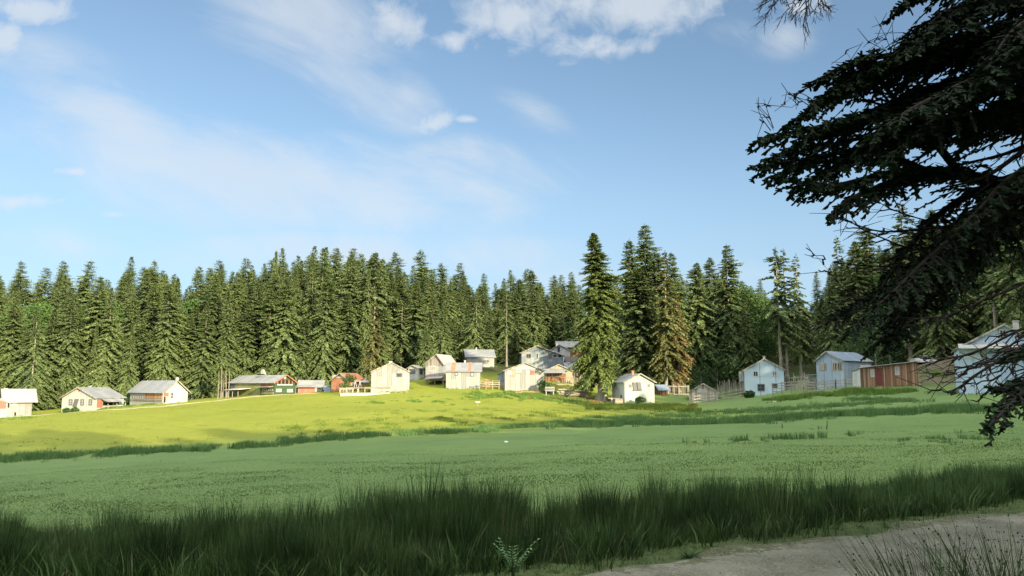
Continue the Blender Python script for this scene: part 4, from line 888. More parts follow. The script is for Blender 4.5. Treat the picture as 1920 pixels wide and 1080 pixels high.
h = House('cottage', 'cream cottage with white, red and mauve shutters in a row under its low gable', 'house', 946.5, 729, 131, 1019.5, 3, length=8,
          eave=(960, 694.5), apex=(984.5, 680.5), wall=W_CREAM, roof=R_WHITE, over=.28, base_drop=1.3)
h.panel(950, 694.8, 960, 702.3, P_WHITE); h.panel(961, 695, 965, 702.5, mat_plain('orange_board', (.62, .34, .18), .1)); h.panel(966, 690.5, 978, 700, P_MAUVE, off=.1)
h.panel(986, 694.8, 993, 702.4, P_WHITE); h.panel(994, 694.8, 1001.3, 702.3, P_RED); h.win(1010, 697, 1015, 702.3, nx=2, frame=P_GREYW)
h.slant([(955, 692.5), (1013, 692.5), (984.5, 682.3)], P_WHITE, name='gable_board', off=.04)
h = House('lean_to', 'small blue-grey lean-to against the left side of the shuttered cream cottage', 'shed', 934, 717, 136, 946, 0, length=3, eave=(934, 702), eave2=(946, 697.5), wall=W_BLUEGREY, roof=R_DARK, ridge='mono', over=.15, base_drop=1)

h = House('farmhouse', 'large flaking blue-grey house with five openings, highest of the middle houses', 'house', 978, 688.5, 160, 1056, 2, length=10,
          eave=(979, 661), eave2=(1055, 666.5), apex=(1006.8, 648.5), wall=W_FLAKE, roof=R_DARK, over=.4, base_drop=2.0)
h.win(986, 663, 996, 672, nx=2, nz=1, frame=P_GREYW); h.win(1005, 662, 1009.6, 671.7, nx=1, frame=P_LITE); h.panel(1028, 662, 1035, 673, P_GREYP)
h.win(1036.6, 664.6, 1044.3, 670.8, nx=1, frame=P_WHITE, fw=.07); h.win(1045.7, 664.6, 1053.8, 670.8, nx=1, frame=P_WHITE, fw=.07)
h = House('house', 'white-gabled house with one narrow dark window just behind the flaking blue-grey one', 'house', 1032, 676, 172, 1069, 0, length=8,
          eave=(1035, 656.5), eave2=(1067, 656), apex=(1048, 646.5), wall=mat_sheet('dull_white_sheets', [(.50, .52, .50), (.45, .47, .45)], 1.2, 3), roof=R_DARK, over=.3, base_drop=1)
h.win(1045, 650.5, 1050, 660, nx=1, frame=P_GREYP); h.panel(1057, 657, 1066, 668, P_WHITE, name='sheet_patch', off=.05)
h = House('house', 'house with pale roof and brown walls partly hidden by the great fir', 'house', 1046, 672, 184, 1092, 0, length=6,
          eave=(1070, 650.5), apex=(1060, 640.5), wall=W_BROWN, roof=R_LIGHT, ridge='x', over=.4, base_drop=2)
h = House('cabin', 'low cabin with red roof and grey porch roof beside the great fir', 'house', 1023, 717, 146, 1073, -3, length=5.5,
          eave=(1040, 694.8), apex=(1047.5, 683.6), wall=W_BEIGE, roof=R_RED, over=.25, base_drop=1)
h.panel(1023.8, 700.5, 1061, 716.5, W_BROWN, name='boarding'); h.leanto(1019, 692, 1062, 692, 1.6, .75, R_GREY, posts=(.03, .97), postmat=P_GREYW)
for x in (1033, 1040, 1046): h.win(x, 702, x+3.6, 709.5, nx=1, frame=W_BROWN)
h = House('shed', 'grey-roofed brown shed half covered by the lowest left branches of the great fir', 'shed', 1061, 700, 155, 1090, -2, length=5,
          eave=(1070, 691.3), apex=(1070, 680.5), wall=W_BROWN, roof=R_GREY, ridge='x', over=.3, base_drop=2)
h = House('house', 'brown-roofed house wall between the flaking house and the great fir', 'house', 1062, 688, 164, 1084, 0, length=4,
          eave=(1070, 680), apex=(1070, 669.5), wall=W_BROWN, roof=R_BROWN, ridge='x', over=.2, base_drop=2)
h = House('house', 'blue-grey house with a balcony seen just right of the great fir', 'house', 1154, 684, 166, 1134, -14, px_s=1160,
          eave=(1154, 655), apex=(1143, 643), wall=W_BLUEGREY, roof=R_BLUE, over=.6, base_drop=3)
h.leanto(1138, 672, 1154, 672, 2.0, .0, P_GREYW, 'front', 'balcony', posts=(.05, .95)); h.win(1146, 660, 1150, 667, nx=1); h.chimney(1145, 640, .25, P_LITE, depth=2)
m = MB(); t = at(1152.5, 628, 166); m.tube([(t.x, t.y, t.z), (t.x, t.y, t.z-6)], [.05, .07], 6); tag(m.build('mast', P_LIGHTW, None), 'thin pale mast rising beside the balcony house', 'mast')

h = House('cottage', 'greenish white cottage with two grey tilted shutters and a small red chimney', 'house', 1171.5, 755.5, 118, 1227.5, 11, px_s=1148,
          eave=(1172, 716), apex=(1200, 701), wall=W_GREENISH, roof=R_GREY, over=.3, base_drop=1.2)
h.win(1178.5, 719.5, 1185, 728, nx=2, nz=1, fw=.09, pane=P_DARK); h.win(1213, 719, 1218.8, 727.8, nx=2, fw=.09, pane=P_DARK)
h.slant([(1187.5, 731.5), (1194.5, 731.5), (1192.5, 717), (1185.6, 717)], P_GREYP); h.slant([(1195.6, 731), (1203, 731), (1200.5, 716.5), (1194, 716.5)], P_GREYP)
h.panel(1185, 715.5, 1203, 716.8, P_WHITE, name='lintel'); h.panel(1185, 731.6, 1203.4, 732.8, P_GREYP, name='sill', off=.1)
h.win(1152, 719.5, 1154.6, 728, 'left', nx=1, fw=.1); h.win(1155.5, 719.5, 1158, 728, 'left', nx=1, fw=.1); h.panel(1163.6, 740.5, 1166.3, 746, P_DARK, 'left', 'cat_door', .03)
h.chimney(1186, 696, .32, P_BRICK, depth=2.2)
h = House('cold_frame', 'low pale box against the left wall of the greenish white cottage', 'box', 1154, 755, 117, 1168, 0, length=1.2, eave=(1154, 748), eave2=(1168, 749), wall=P_LIGHTW, roof=P_LIGHTW, ridge='mono', over=.02)
h = House('shed', 'tiny brown shed with blue-grey roof right behind the greenish white cottage', 'shed', 1238, 747, 132, 1253, 5, length=4,
          eave=(1245, 731), apex=(1245, 722), wall=W_BROWN, roof=R_BLUE, ridge='x', over=.35)

h = House('shack', 'small weathered board shack with double door and low gable', 'shack', 1292, 753, 123, 1346.5, -15, length=6,
          eave=(1300, 735.5), apex=(1318, 719.5), wall=W_SHACK, roof=R_BROWN, over=.22, base_drop=1)
h.panel(1308.5, 737, 1327.5, 751, W_SHACK, name='double_door', off=.07); h.panel(1316.2, 722, 1319.6, 729.5, P_GREYP, name='hatch', off=.04)
h.panel(1308, 736.2, 1328, 737.2, P_GREYW, name='lintel', off=.12)

h = House('house', 'two-storey pale blue house with white gable windows and dark ground-floor window', 'house', 1396.5, 741, 127, 1471.5, -15, px_s=None, length=8.5,
          eave=(1397, 693.8), eave2=(1471, 692), apex=(1433, 673), wall=W_BLUE, roof=R_GREY, over=.25, base_drop=1.6)
h.win(1412, 695.8, 1422, 706, nx=2, fw=.11, pane=P_DARK); h.win(1447.8, 695.5, 1457, 705.5, nx=2, fw=.12, pane=P_GREYP); h.win(1420, 720, 1434.3, 733.3, nx=2, nz=2, frame=P_GREYP)
h.panel(1447, 719.3, 1458, 727, P_DARK, name='door', off=.03); h.panel(1446.6, 718.6, 1458.4, 719.4, P_GREYW, name='lintel'); h.chimney(1432.5, 668.5, .35, P_LITE, depth=1.2)
m = MB(); m.box((-.4, 1.5, 3.0), (.75, 2.4, 1.6)); m.build('side_annex', W_GREY, h.root)
for q in (-.7, -.15): MB().box((q, .5, .6), (.14, .14, 5)).build('post', P_GREYW, h.root)

h = House('barn', 'blue-grey sheet-metal barn with broken slatted windows and blue roof, behind the fence', 'barn', 1583.3, 722.5, 113, 1532, -50, px_s=1637,
          eave=(1583, 675.5), apex=(1549.5, 659.3), eave2=None, wall=W_BLUEGREY, roof=R_BLUE, over=.25, base_drop=1.5)
def slats(h, x0, y0, x1, y1):
    w = h.win(x0, y0, x1, y1, nx=1, frame=P_GREYW, pane=P_DARK, fw=.14); u0, u1, z0, z1 = h.rect(x0, y0, x1, y1, 'front'); m = MB(); n = 6
    for i in range(n):
        u = u0+(u1-u0)*(i+.6)/n; h.slab(m, 'front', u-.05-.05*(i % 2), u+.05, z0+.1, z1-.05, .04, .075)
    m.build('slats', P_GREYW, w)
slats(h, 1560, 679.6, 1579.5, 695); slats(h, 1536.5, 681.5, 1549.5, 694.5)
h = House('shed', 'rust-brown plank shed with two pale windows and a sloping flat roof', 'shed', 1615.5, 728, 95, 1722.5, -23, length=5.0,
          eave=(1616, 690.3), eave2=(1722, 678.3), wall=W_SHED, roof=R_LIGHT, ridge='mono', over=.35, base_drop=1.2)
h.win(1631.6, 692, 1640, 707, nx=1, pane=P_CURT, fw=.08); h.win(1677.3, 687.5, 1686.8, 703.5, nx=2, pane=P_CURT, fw=.07)
h.panel(1640.8, 689.8, 1655.5, 723, mat_plain('dark_red_door', (.12, .035, .03), .15, .8, 2), name='door', off=.04)
h = House('privy', 'narrow white boarded closet attached left of the rust-brown shed', 'privy', 1600, 731.5, 94.6, 1614.3, -23, length=1.6, eave=(1600, 696.5), eave2=(1614, 692), wall=mat_sheet('white_green_boards', [(.50, .56, .50), (.44, .50, .46)], .45, 4), roof=R_DARK, ridge='mono', over=.12, base_drop=.5)
h.panel(1600.8, 697, 1607, 721, P_WHITE, name='door', off=.04); h.panel(1600.8, 722.5, 1613.5, 730.6, P_WHITE, name='kick_board', off=.05)

h = House('house', 'big light blue-grey corrugated house with white porch roof, nearest building on the right', 'house', 1803, 740, 74, 1962, -27, length=10,
          eave=(1803, 652), apex=(1882, 609), wall=mat_sheet('light_blue_sheets', [(0.38, .50, .63), (.33, .45, .58), (.42, .54, .66)], 1.1, 6, .2), roof=R_WHITE, over=.25, base_drop=1.0)
h.leanto(1796, 646, 1970, 645, 1.0, .42, R_WHITE, 'front', 'pent_roof'); h.panel(1805, 657, 1841, 672, mat_plain('pale_blue_board', (.48, .54, .56), .1), name='upper_board', off=.05)
h.win(1873, 618, 1888, 634, nx=2, frame=P_WHITE); h.panel(1839, 655, 1842.5, 676, P_WHITE, name='batten', off=.08); h.chimney(1904, 603, .45, P_LITE, depth=1.0)
h.win(1890, 664, 1905, 682, nx=2)

h = House('house', 'distant red-roofed house glimpsed in the gap between the firs', 'house', 1517, 646, 186, 1535, 8, length=7, eave=(1525, 630), apex=(1525, 615), wall=W_CREAM, roof=mat_roof('faded_pink_roof', [(.55, .26, .24), (.50, .22, .20)]), ridge='x', over=.4, base_drop=4)
h.leanto(1514, 611.5, 1536, 611.5, .5, .6, R_LIGHT, 'front', 'upper_roof')
h = House('house', 'distant pale wall glimpsed low between the trees left of the red roof', 'house', 1486, 632, 182, 1500, 0, length=5, eave=(1490, 612), apex=(1490, 605), wall=W_WHITE, roof=R_GREY, ridge='x', over=.3, base_drop=4)
# ---------------------------------------------------------------- fences, timber, small things in the yards
def gz(x, y): return float(ground(x, y))
def fence(label, spots, n_rails, h, posts, mat, picket=None, sag=0.04, rail_w=.12, seed=0):
    "spots: (px, py, d) of the foot line; rails as one child each, each post a child"
    rng = random.Random(seed); P = [at(*q) for q in spots]
    P = [Vector((p.x, p.y, min(gz(p.x, p.y)+.25, max(p.z, gz(p.x, p.y)-.25)))) for p in P]
    cum = [0.0]
    for a, b in zip(P, P[1:]): cum.append(cum[-1]+(b-a).length)
    def q(t):
        s = t*cum[-1]
        for i in range(len(P)-1):
            if s <= cum[i+1]+1e-6: return P[i].lerp(P[i+1], (s-cum[i])/(cum[i+1]-cum[i]))
        return P[-1]
    root = empty('fence', P[0]); tag(root, label, 'fence'); o = P[0]
    for k in range(n_rails):
        m = MB(); zz = h*(0.22+0.72*k/max(1, n_rails-1))
        for i in range(posts-1):
            a = q(i/(posts-1)); b = q((i+1)/(posts-1)); j = lambda: Vector((0, -.07, zz+rng.uniform(-sag, sag)))
            m.bar(a-o+j(), b-o+j(), .05, rail_w*rng.uniform(.7, 1.2))
        m.build('rail', mat, root)
    for i in range(posts):
        a = q(i/(posts-1)); MB().box(a-o+Vector((0, 0, h*.5-.1)), (.12, .12, h*rng.uniform(1.05, 1.25)+.2)).build('post', mat, root)
    if picket:
        m = MB()
        for i in range(picket):
            a = q((i+.5)/picket); hh = h*rng.uniform(.8, 1.35); m.bar(a-o+Vector((0, 0, -.1)), a-o+Vector((rng.uniform(-.15, .15), rng.uniform(-.1, .1), hh)), .05, .08)
        m.build('pickets', mat, root)
    return root
fence('pale plank fence in front of the orange bungalow and the broad barn', [(637, 742, 127.5), (731, 741, 127.5)], 2, 1.25, 9, P_LIGHTW, rail_w=.2)
m = MB(); a = at(638, 740.2, 127.2); b = at(731, 739.2, 127.2); m.bar(a, b, .12, .55); o = m.build('low_wall', P_WHITE, None); tag(o, 'low white board wall at the foot of the plank fence', 'low wall')
fence('pale rail fence stub at the right corner of the broad barn', [(731, 737, 128), (763, 735, 128)], 2, 1.0, 4, P_LIGHTW)
fence('rail fence between the rust-striped shed and the shuttered cottage', [(899, 729, 131.5), (948, 725, 132.5)], 4, 1.3, 5, P_LIGHTW)
fence('white post-and-rail fence in front of the red-roofed cabin', [(1021, 727, 137), (1075, 727, 138)], 2, 1.7, 5, P_LIGHTW, picket=14)
fence('tall ragged picket fence under the left branches of the great fir', [(1074, 717, 143), (1118, 718, 141)], 1, 1.8, 4, P_LIGHTW, picket=26, seed=4)
fence('grey three-rail fence climbing the slope from the shack to the pale blue house', [(1298, 764, 116), (1350, 753, 120), (1397, 743.5, 122)], 3, 1.25, 5, P_GREYW, rail_w=.14)
fence('dark upright picket fence behind the board shack', [(1346, 742, 137), (1396, 739, 137)], 1, 1.9, 4, P_GREYW, picket=34, seed=5)
fence('grey paling fence between the greenish cottage and the board shack', [(1255, 752, 134), (1292, 752, 134)], 2, 1.8, 5, P_GREYW, picket=10, seed=6)
fence('long grey rail fence in front of the barn yard, right of the pale blue house', [(1449, 731, 121), (1500, 734, 114), (1533, 739, 108), (1568, 742, 104)], 4, 1.55, 8, P_GREYW, rail_w=.13, seed=7)
fence('ragged brown picket fence behind the long grey rail fence', [(1472, 724, 126), (1510, 725, 122), (1560, 727, 117)], 2, 1.8, 6, P_GREYW, picket=30, seed=8)
fence('short wicker-like rail fence running to the white closet of the brown shed', [(1568, 742, 104), (1590, 736, 99), (1600, 735, 96)], 4, 1.4, 3, P_GREYW, seed=9)
def planks(name, label, cat, px0, py0, px1, py1, d, n, h, dep, mat, seed=1):
    rng = random.Random(seed); a = at(px0, py0, d); b = at(px1, py1, d); m = MB(); a.z = min(a.z, gz(a.x, a.y)+.1); b.z = min(b.z, gz(b.x, b.y)+.15)
    for k in range(n):
        z = h*k/n+.06; f = rng.uniform(0, .25); g_ = rng.uniform(.75, 1); y = rng.uniform(-dep/2, dep/2)
        m.tube([a.lerp(b, f)+Vector((0, y, z+rng.uniform(-.05, .08))), a.lerp(b, g_)+Vector((0, y+rng.uniform(-.3, .3), z+rng.uniform(-.06, .1)))], [.09, .075], 6)
    o = m.build(name, mat, None); tag(o, label, cat); return o
planks('log_pile', 'long low pile of pale poles and logs left of the great fir trunk', 'log pile', 1044, 741, 1106, 740, 126, 22, .95, 1.0, P_LIGHTW)
planks('timber_stack', 'stack of reddish boards beside the rust-striped shed', 'timber', 905, 722, 919, 722, 134, 12, 1.3, .8, W_REDB, 3)
# white slatted bench-like rack in the grass
a = at(1022, 741, 126); b = at(1040, 741, 126); z = gz((a.x+b.x)/2, a.y); r = empty('plank_rack', (a.x, a.y, z)); tag(r, 'white slatted rack of planks on two short legs in the weeds', 'rack'); w = b.x-a.x
for k in range(3): MB().box((w/2, 0, .75+.27*k), (w, .5-.12*k, .12)).build('slat', P_WHITE, r)
for u in (.12, .88): MB().box((w*u, 0, .3), (.12, .12, .8)).build('leg', P_WHITE, r)
m = MB(); t = at(1030, 735, 127); m.prism([(t.x-.9, t.y, t.z-.4), (t.x+1.2, t.y, t.z-.6), (t.x+.9, t.y, t.z+.25), (t.x-.2, t.y, t.z+.5)], (0, 1.2, 0)); tag(m.build('tarpaulin', mat_plain('dark_tarp', (.04, .035, .035), .2), None), 'dark tarpaulin heap behind the white slatted rack', 'tarpaulin')
# blue tank in the dark gap by the great fir
t = at(1134, 744, 127); m = MB(); z = gz(t.x, t.y); m.tube([(t.x, t.y, z), (t.x, t.y, z+.1), (t.x, t.y, z+1.95), (t.x, t.y, z+2.1)], [.46, .5, .5, .36], 16); o = m.build('water_tank', P_BLUE, None, True); tag(o, 'blue plastic water tank in the dark gap right of the great fir trunk', 'tank')
m = MB(); t = at(1147, 752, 119); m.box((t.x, t.y, gz(t.x, t.y)+.4), (.25, .2, 1.0)); m.bar((t.x-.5, t.y, gz(t.x, t.y)+.8), (t.x+1.3, t.y, gz(t.x, t.y)+.75), .06, .12); tag(m.build('gate_post', P_GREYW, None), 'grey post with a short rail at the left corner of the greenish cottage', 'post')
# A-frame swing and parasol in the bungalow's garden
a = at(665, 733, 133); z = gz(a.x, a.y); r = empty('swing_frame', (a.x, a.y, z)); tag(r, 'white A-shaped swing frame between the little tree and the broad barn', 'swing frame')
for x in (0, .75):
    MB().bar((x-.25+.0, -.4, 0), (x+.1, 0, 1.9), .08).build('leg', P_WHITE, r); MB().bar((x+.45, .4, 0), (x+.1, 0, 1.9), .08).build('leg', P_WHITE, r)
MB().bar((-.1, 0, 1.93), (1.1, 0, 1.93), .1).build('crossbar', P_WHITE, r)
a = at(684, 731, 134); z = gz(a.x, a.y); m = MB(); m.tube([(a.x, a.y, z), (a.x, a.y, z+1.9)], [.04, .04], 6); m.tube([(a.x, a.y, z+1.55), (a.x, a.y, z+2.1)], [.95, .04], 10); tag(m.build('parasol', P_WHITE, None), 'small white parasol left of the broad barn', 'parasol')
a = at(648, 736, 130); z = gz(a.x, a.y); r = empty('wooden_crate', (a.x, a.y, z)); tag(r, 'white slatted garden frame at the foot of the little tree', 'frame')
for k in range(4): MB().box((.5*k-.8, 0, .55), (.09, .09, 1.2)).build('slat', P_LIGHTW, r)
MB().box((0, 0, .9), (2.0, .07, .12)).build('rail', P_LIGHTW, r)
# lattice greenhouse frame and its pale cover, left of the blue barn
a = at(1507, 727, 119); z = gz(a.x, a.y); r = empty('hoop_shelter', (a.x, a.y, z)); tag(r, 'makeshift shelter of hoops and pale sheeting at the left end of the blue-grey barn', 'shelter')
m = MB(); m.box((1.9, .4, 1.5), (2.2, 1.0, 1.7)); m.prism([(.7, -.3, 2.4), (3.1, -.3, 2.5), (3.1, -.3, 2.62), (.7, -.3, 2.52)], (0, 1.5, 0)); m.build('sheeting', mat_plain('grimy_sheet', (.22, .24, .21), .35, .8, 3), r)
m = MB(); m.tube([(.05, 0, 1.0), (.05, 0, 1.6), (.3, 0, 2.05), (.7, 0, 2.15), (.75, 0, 1.4), (.3, 0, 1.0)], [.06]*6, 6); m.build('hoop', P_LITE, r)
for k in range(9):
    x = .1+k*.62; MB().bar((x, -.5, -.2), (x+random.Random(k).uniform(-.3, .3), -.3, 1.7+(k > 4)*1.4), .07).build('pole', P_GREYW, r)
m = MB(); m.box((4.2, -.2, 1.3), (2.0, .15, 2.4)); m.build('door_panel', mat_plain('dark_lattice', (.12, .135, .115), .4, .9, 6), r)
# pipe of stacked roof sheets beside the barn
a = at(1622, 690, 108); m = MB()
for k in range(4): m.box((a.x+.1*k, a.y, a.z-.75*k+1.0), (1.2, .6, .28))
m.box((a.x, a.y, a.z-2.4), (.9, .5, 3.4)); tag(m.build('sheet_stack', P_LITE, None), 'pile of pale sheets leaning at the right end of the blue-grey barn', 'sheets')
for px, py, s, st, lab in ((1690, 733.5, .38, 2.8, 'long pale rock slab in the grass below the brown shed'), (1722, 721, .28, 2.0, 'pale rock at the right corner of the brown shed'), (1452, 754, .25, 1.3, 'small pale rock in the grass below the pale blue house')):
    b = on_ground(px, py, 30) or at(px, py, 92); rock(b, s, 'rock', lab, 'rock', (.34, .35, .31), .5, st)
b = on_ground(896, 762, 30)
r = empty('marker_sign', b); tag(r, 'tiny white marker on a thin stake in the sunlit slope', 'marker'); MB().box((0, 0, .25), (.05, .05, .6)).build('stake', P_LIGHTW, r); MB().box((0, -.04, .55), (.6, .04, .18)).build('board', P_WHITE, r)
# weeds growing along the feet of the walls
def foot_weeds():
    rng = np.random.default_rng(31); X = []; Y = []
    for h in HOUSES:
        for (a, b, n_) in (((0, -.25), (h.W, -.25), (0, -1)), ((-.25, 0), (-.25, h.L), (-1, 0)), ((h.W+.25, 0), (h.W+.25, h.L), (1, 0))):
            A = h.M @ Vector((a[0], a[1], 0)); B = h.M @ Vector((b[0], b[1], 0)); k = max(2, int((B-A).length*2.2))
            for i in range(k):
                if rng.uniform() < .7: f = rng.uniform(); X.append(A.x+(B.x-A.x)*f+rng.normal(0, .15)); Y.append(A.y+(B.y-A.y)*f+rng.normal(0, .15))
    X = np.array(X); Y = np.array(Y); v = clumps(X, Y, rng.uniform(.1, .55, len(X))*rng.uniform(.4, 1, len(X)), 16, .25, .045, .5, rng, 2)
    tag(link('wall_foot_weeds', raw_mesh('wall_foot_weeds', *v), M_HERB), 'uneven weeds growing along the feet of the house walls', 'weeds', kind='stuff')
foot_weeds()
# ---------------------------------------------------------------- parked car on the bank
def make_car():
    p = at(1736, 683, 128); z = gz(p.x, p.y); r = empty('parked_car', (p.x, p.y, z+.02), math.radians(125)); tag(r, 'white saloon car parked on the bank beyond the brown shed', 'car')
    paint = G('white_car_paint', .3, .5).done((.70, .71, .70)); dark = G('car_glass', .1, .6).done((.02, .025, .03)); tyre = mat_plain('tyre', (.03, .03, .03), .2); chrome = mat_plain('bumper', (.12, .12, .12), .1, .4)
    L, Wd = 4.3, 1.68
    prof = [(-2.15, .35), (-2.15, .78), (-1.95, .93), (-1.15, 1.0), (-.62, 1.40), (.62, 1.42), (1.25, 1.02), (2.0, .98), (2.15, .80), (2.15, .35)]
    low = [q for q in prof if q[1] <= 1.03]
    MB().prism([(x, -Wd/2, zz) for x, zz in low], (0, Wd, 0)).build('body', paint, r)
    MB().prism([(x, -Wd/2+.12, zz) for x, zz in [(-1.12, 1.0), (-.62, 1.36), (.62, 1.38), (1.2, 1.0)]], (0, Wd-.24, 0)).build('window_band', dark, r)
    MB().box((0, 0, 1.40), (1.3, Wd-.3, .06)).build('roof', paint, r)
    for sx in (-1.3, 1.3):
        for sy in (-1, 1):
            w = MB().tube([(sx, sy*(Wd/2-.2), .31), (sx, sy*(Wd/2+.01), .31)], [.31, .31], 18).build('wheel', tyre, r)
            MB().tube([(sx, sy*(Wd/2+.005), .31), (sx, sy*(Wd/2+.025), .31)], [.19, .17], 12).build('rim', mat_plain('wheel_cover', (.45, .45, .45), .05, .4), w)
    for sy in (-1, 1): MB().box((-2.16, sy*.58, .72), (.05, .34, .16)).build('headlight', G('lamp_glass', .1, .6).done((.6, .6, .6)), r)
    MB().box((-2.17, 0, .70), (.04, .7, .13)).build('grille', dark, r)
    for sx in (-1, 1): MB().box((sx*2.2, 0, .45), (.12, Wd, .2)).build('bumper', chrome, r)
make_car()
# ---------------------------------------------------------------- trees
FIR_A = mat_leaf('fir_needles', [(0.0, (.055, .085, .036)), (0.4, (.104, .150, .056)), (0.7, (.145, .195, .068)), (1.0, (.20, .25, .085))], .6, .2, .22)
FIR_DRY = mat_leaf('browned_fir_needles', [(0.0, (.08, .07, .03)), (0.5, (.16, .13, .05)), (1.0, (.26, .20, .09))], .7, .15, .1)
LEAF_B = mat_leaf('beech_leaves', [(0.0, (.03, .065, .018)), (0.5, (.055, .11, .025)), (1.0, (.085, .15, .035))], .55, .25, .25)
LEAF_S = mat_leaf('shrub_leaves', [(0.0, (.02, .045, .016)), (0.5, (.038, .08, .025)), (1.0, (.06, .12, .035))], .55, .25, .25)
LEAF_R = mat_leaf('russet_leaves', [(0.0, (.16, .06, .03)), (0.5, (.24, .10, .05)), (1.0, (.30, .17, .08))], .6, .2, .1)
def mat_bark(name, a, b):
    g = G(name, .95, .1); x, y, z = g.sep(g.pos()); n = g.noise(g.comb(g.math('MULTIPLY', x, 7), g.math('MULTIPLY', y, 7), g.math('MULTIPLY', z, 1.2)), 1.0, 5, .65)
    g.bump(n, .8, .05); return g.done(g.ramp(n, [(.35, a), (.65, b)]))
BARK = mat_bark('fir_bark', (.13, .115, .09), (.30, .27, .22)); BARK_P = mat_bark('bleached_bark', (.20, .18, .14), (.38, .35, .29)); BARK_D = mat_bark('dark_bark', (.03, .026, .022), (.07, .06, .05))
def quads_from(c, d, w, L, mid=0.45):
    "rhombus leaves: c root Nx3, d unit direction, w unit width*half, L length"
    a = c; b = c+d*(L*mid)[:, None]+w; e = c+d*L[:, None]; f = c+d*(L*mid)[:, None]-w
    V = np.stack([a, b, e, f], 1).reshape(-1, 3); n = len(c); Q = np.arange(n*4).reshape(n, 4); return V, Q
def nrm(v): return v/np.maximum(np.linalg.norm(v, axis=-1, keepdims=True), 1e-9)
def fir_mesh(name, seed, H, R, cb=.06, shape=.75, full=.5, gap=.42, dens=1.0, droop=.35, wob=.25, top_sparse=.0, leaf=1.0, flat_top=0.0, sparse=0.0, only=None):
    """crown of a fir or spruce: whorls of drooping limbs carrying flat sprays.  cb: bare fraction below, full: share of the height
    over which it widens, shape: how pointed"""
    rng = np.random.default_rng(seed); z = cb*H+.2; brs = []
    lobes = rng.uniform(0, 6.28, 6)
    while z < H*0.985:
        t = (H-z)/(H*(1-cb)); prof = min(1.0, (t/full))**shape
        if t > .8: prof *= 1-.35*(t-.8)/.2*rng.uniform(.3, 1)
        prof = max(prof, .05+flat_top*min(1, t*12))
        k = int(rng.integers(4, 8)*dens)+1
        ring = 1+wob*math.sin(z*2.1+lobes[0])*.5+wob*rng.normal(0, .35)
        for j in range(k):
            az = rng.uniform(0, 2*math.pi); side = 1+wob*.8*math.sin(az+lobes[1]+z*.25)
            if sparse and rng.uniform() < sparse*(.5+.5*math.sin(z*1.3+az)): continue
            brs.append((z+rng.uniform(-.15, .15), az, max(.25, R*prof*ring*side*rng.uniform(.72, 1.12)), t))
        z += gap*rng.uniform(.7, 1.3)*(.55+.45*min(1, t*3))
    B = np.array(brs); n = len(B); K = 12
    tt = np.linspace(.16, 1, K)[None, :]; L = B[:, 2][:, None]
    up = (.35-.55*np.minimum(1, B[:, 3]*1.6))[:, None]+rng.normal(0, .06, (n, 1)); dr = droop*(.4+.6*B[:, 3][:, None])
    def posn(t): 
        r = L*t; zz = B[:, 0][:, None]+L*(up*t-dr*t*t+.16*np.maximum(0, t-.75)**1*1.2)
        return np.stack([r*np.cos(B[:, 1])[:, None], r*np.sin(B[:, 1])[:, None], zz], -1)
    C = posn(tt); D = nrm(posn(tt+.02)-posn(tt-.02)); S = np.stack([-np.sin(B[:, 1]), np.cos(B[:, 1]), 0*B[:, 1]], 1)[:, None, :]
    vs, qs, tn = [], [], []; base = 0
    bt = rng.uniform(0, 1, n)
    for sgn in (-1, 1, 0, -1, 1):
        keep = rng.uniform(0, 1, (n, K)) < np.clip(L*1.2/np.maximum(R*.55, 1.0), .35, 1)
        j = rng.normal(0, .16, (n, K, 3))
        d = nrm(D*(.75 if sgn else 1)+S*sgn*.85+j+np.array([0, 0, -.22]))
        ln = np.clip((L*.34*(1.15-.75*tt))*rng.uniform(.6, 1.2, (n, K)), .28, 1.15)*leaf
        wv = nrm(np.cross(d, np.array([0, 0, 1.0])+rng.normal(0, .45, (n, K, 3))))*(np.clip(ln*.22, .07, .19)*rng.uniform(.75, 1.25, (n, K)))[..., None]
        cc = C+rng.normal(0, .05, (n, K, 3))
        V, Q = quads_from(cc[keep], d[keep], wv[keep], ln[keep]); vs.append(V); qs.append(Q+base); base += len(V)
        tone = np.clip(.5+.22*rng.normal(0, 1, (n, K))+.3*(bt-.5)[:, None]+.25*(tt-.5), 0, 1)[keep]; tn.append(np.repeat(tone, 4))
    # leader
    m = 14; zz = np.linspace(H*.965, H*1.0, m); a = rng.uniform(0, 6.28, m); d = nrm(np.stack([np.cos(a), np.sin(a), np.full(m, .5)], 1)); ln = np.linspace(.5, .2, m)
    V, Q = quads_from(np.stack([0*zz, 0*zz, zz], 1), d, nrm(np.cross(d, [0, 0, 1.0]))*.07, ln); vs.append(V); qs.append(Q+base); tn.append(np.full(len(V), .5))
    return raw_mesh(name, np.concatenate(vs), np.concatenate(qs), None, np.concatenate(tn)), B
def trunk_mesh(name, H, r0, r1=.04, seed=0, flare=1.5, lean=.0, top=1.0, stubs=None):
    rng = random.Random(seed); m = MB(); n = 9; pts = []; rad = []
    for i in range(n+1):
        t = i/n; pts.append((lean*H*t+rng.uniform(-.05, .05)*(t > 0), rng.uniform(-.05, .05)*(t > 0), -.6+(H*top+.6)*t)); rad.append((r0*(1-t)+r1*t)*(flare if i == 0 else 1))
    m.tube(pts, rad, 9)
    if stubs:
        for k in range(stubs[0]):
            z = H*rng.uniform(stubs[1], stubs[2]); a = rng.uniform(0, 6.28); l = rng.uniform(.4, 1)*stubs[3]*(1-.5*z/H); x = lean*z
            c, s = math.cos(a), math.sin(a); m.tube([(x, 0, z), (x+c*l*.5, s*l*.5, z-.02*l), (x+c*l, s*l, z-.35*l)], [.045, .03, .01], 4, False)
    me = m.build(name, None, None).data; ob = [o for o in bpy.data.objects if o.data == me][0]; bpy.data.objects.remove(ob); return me
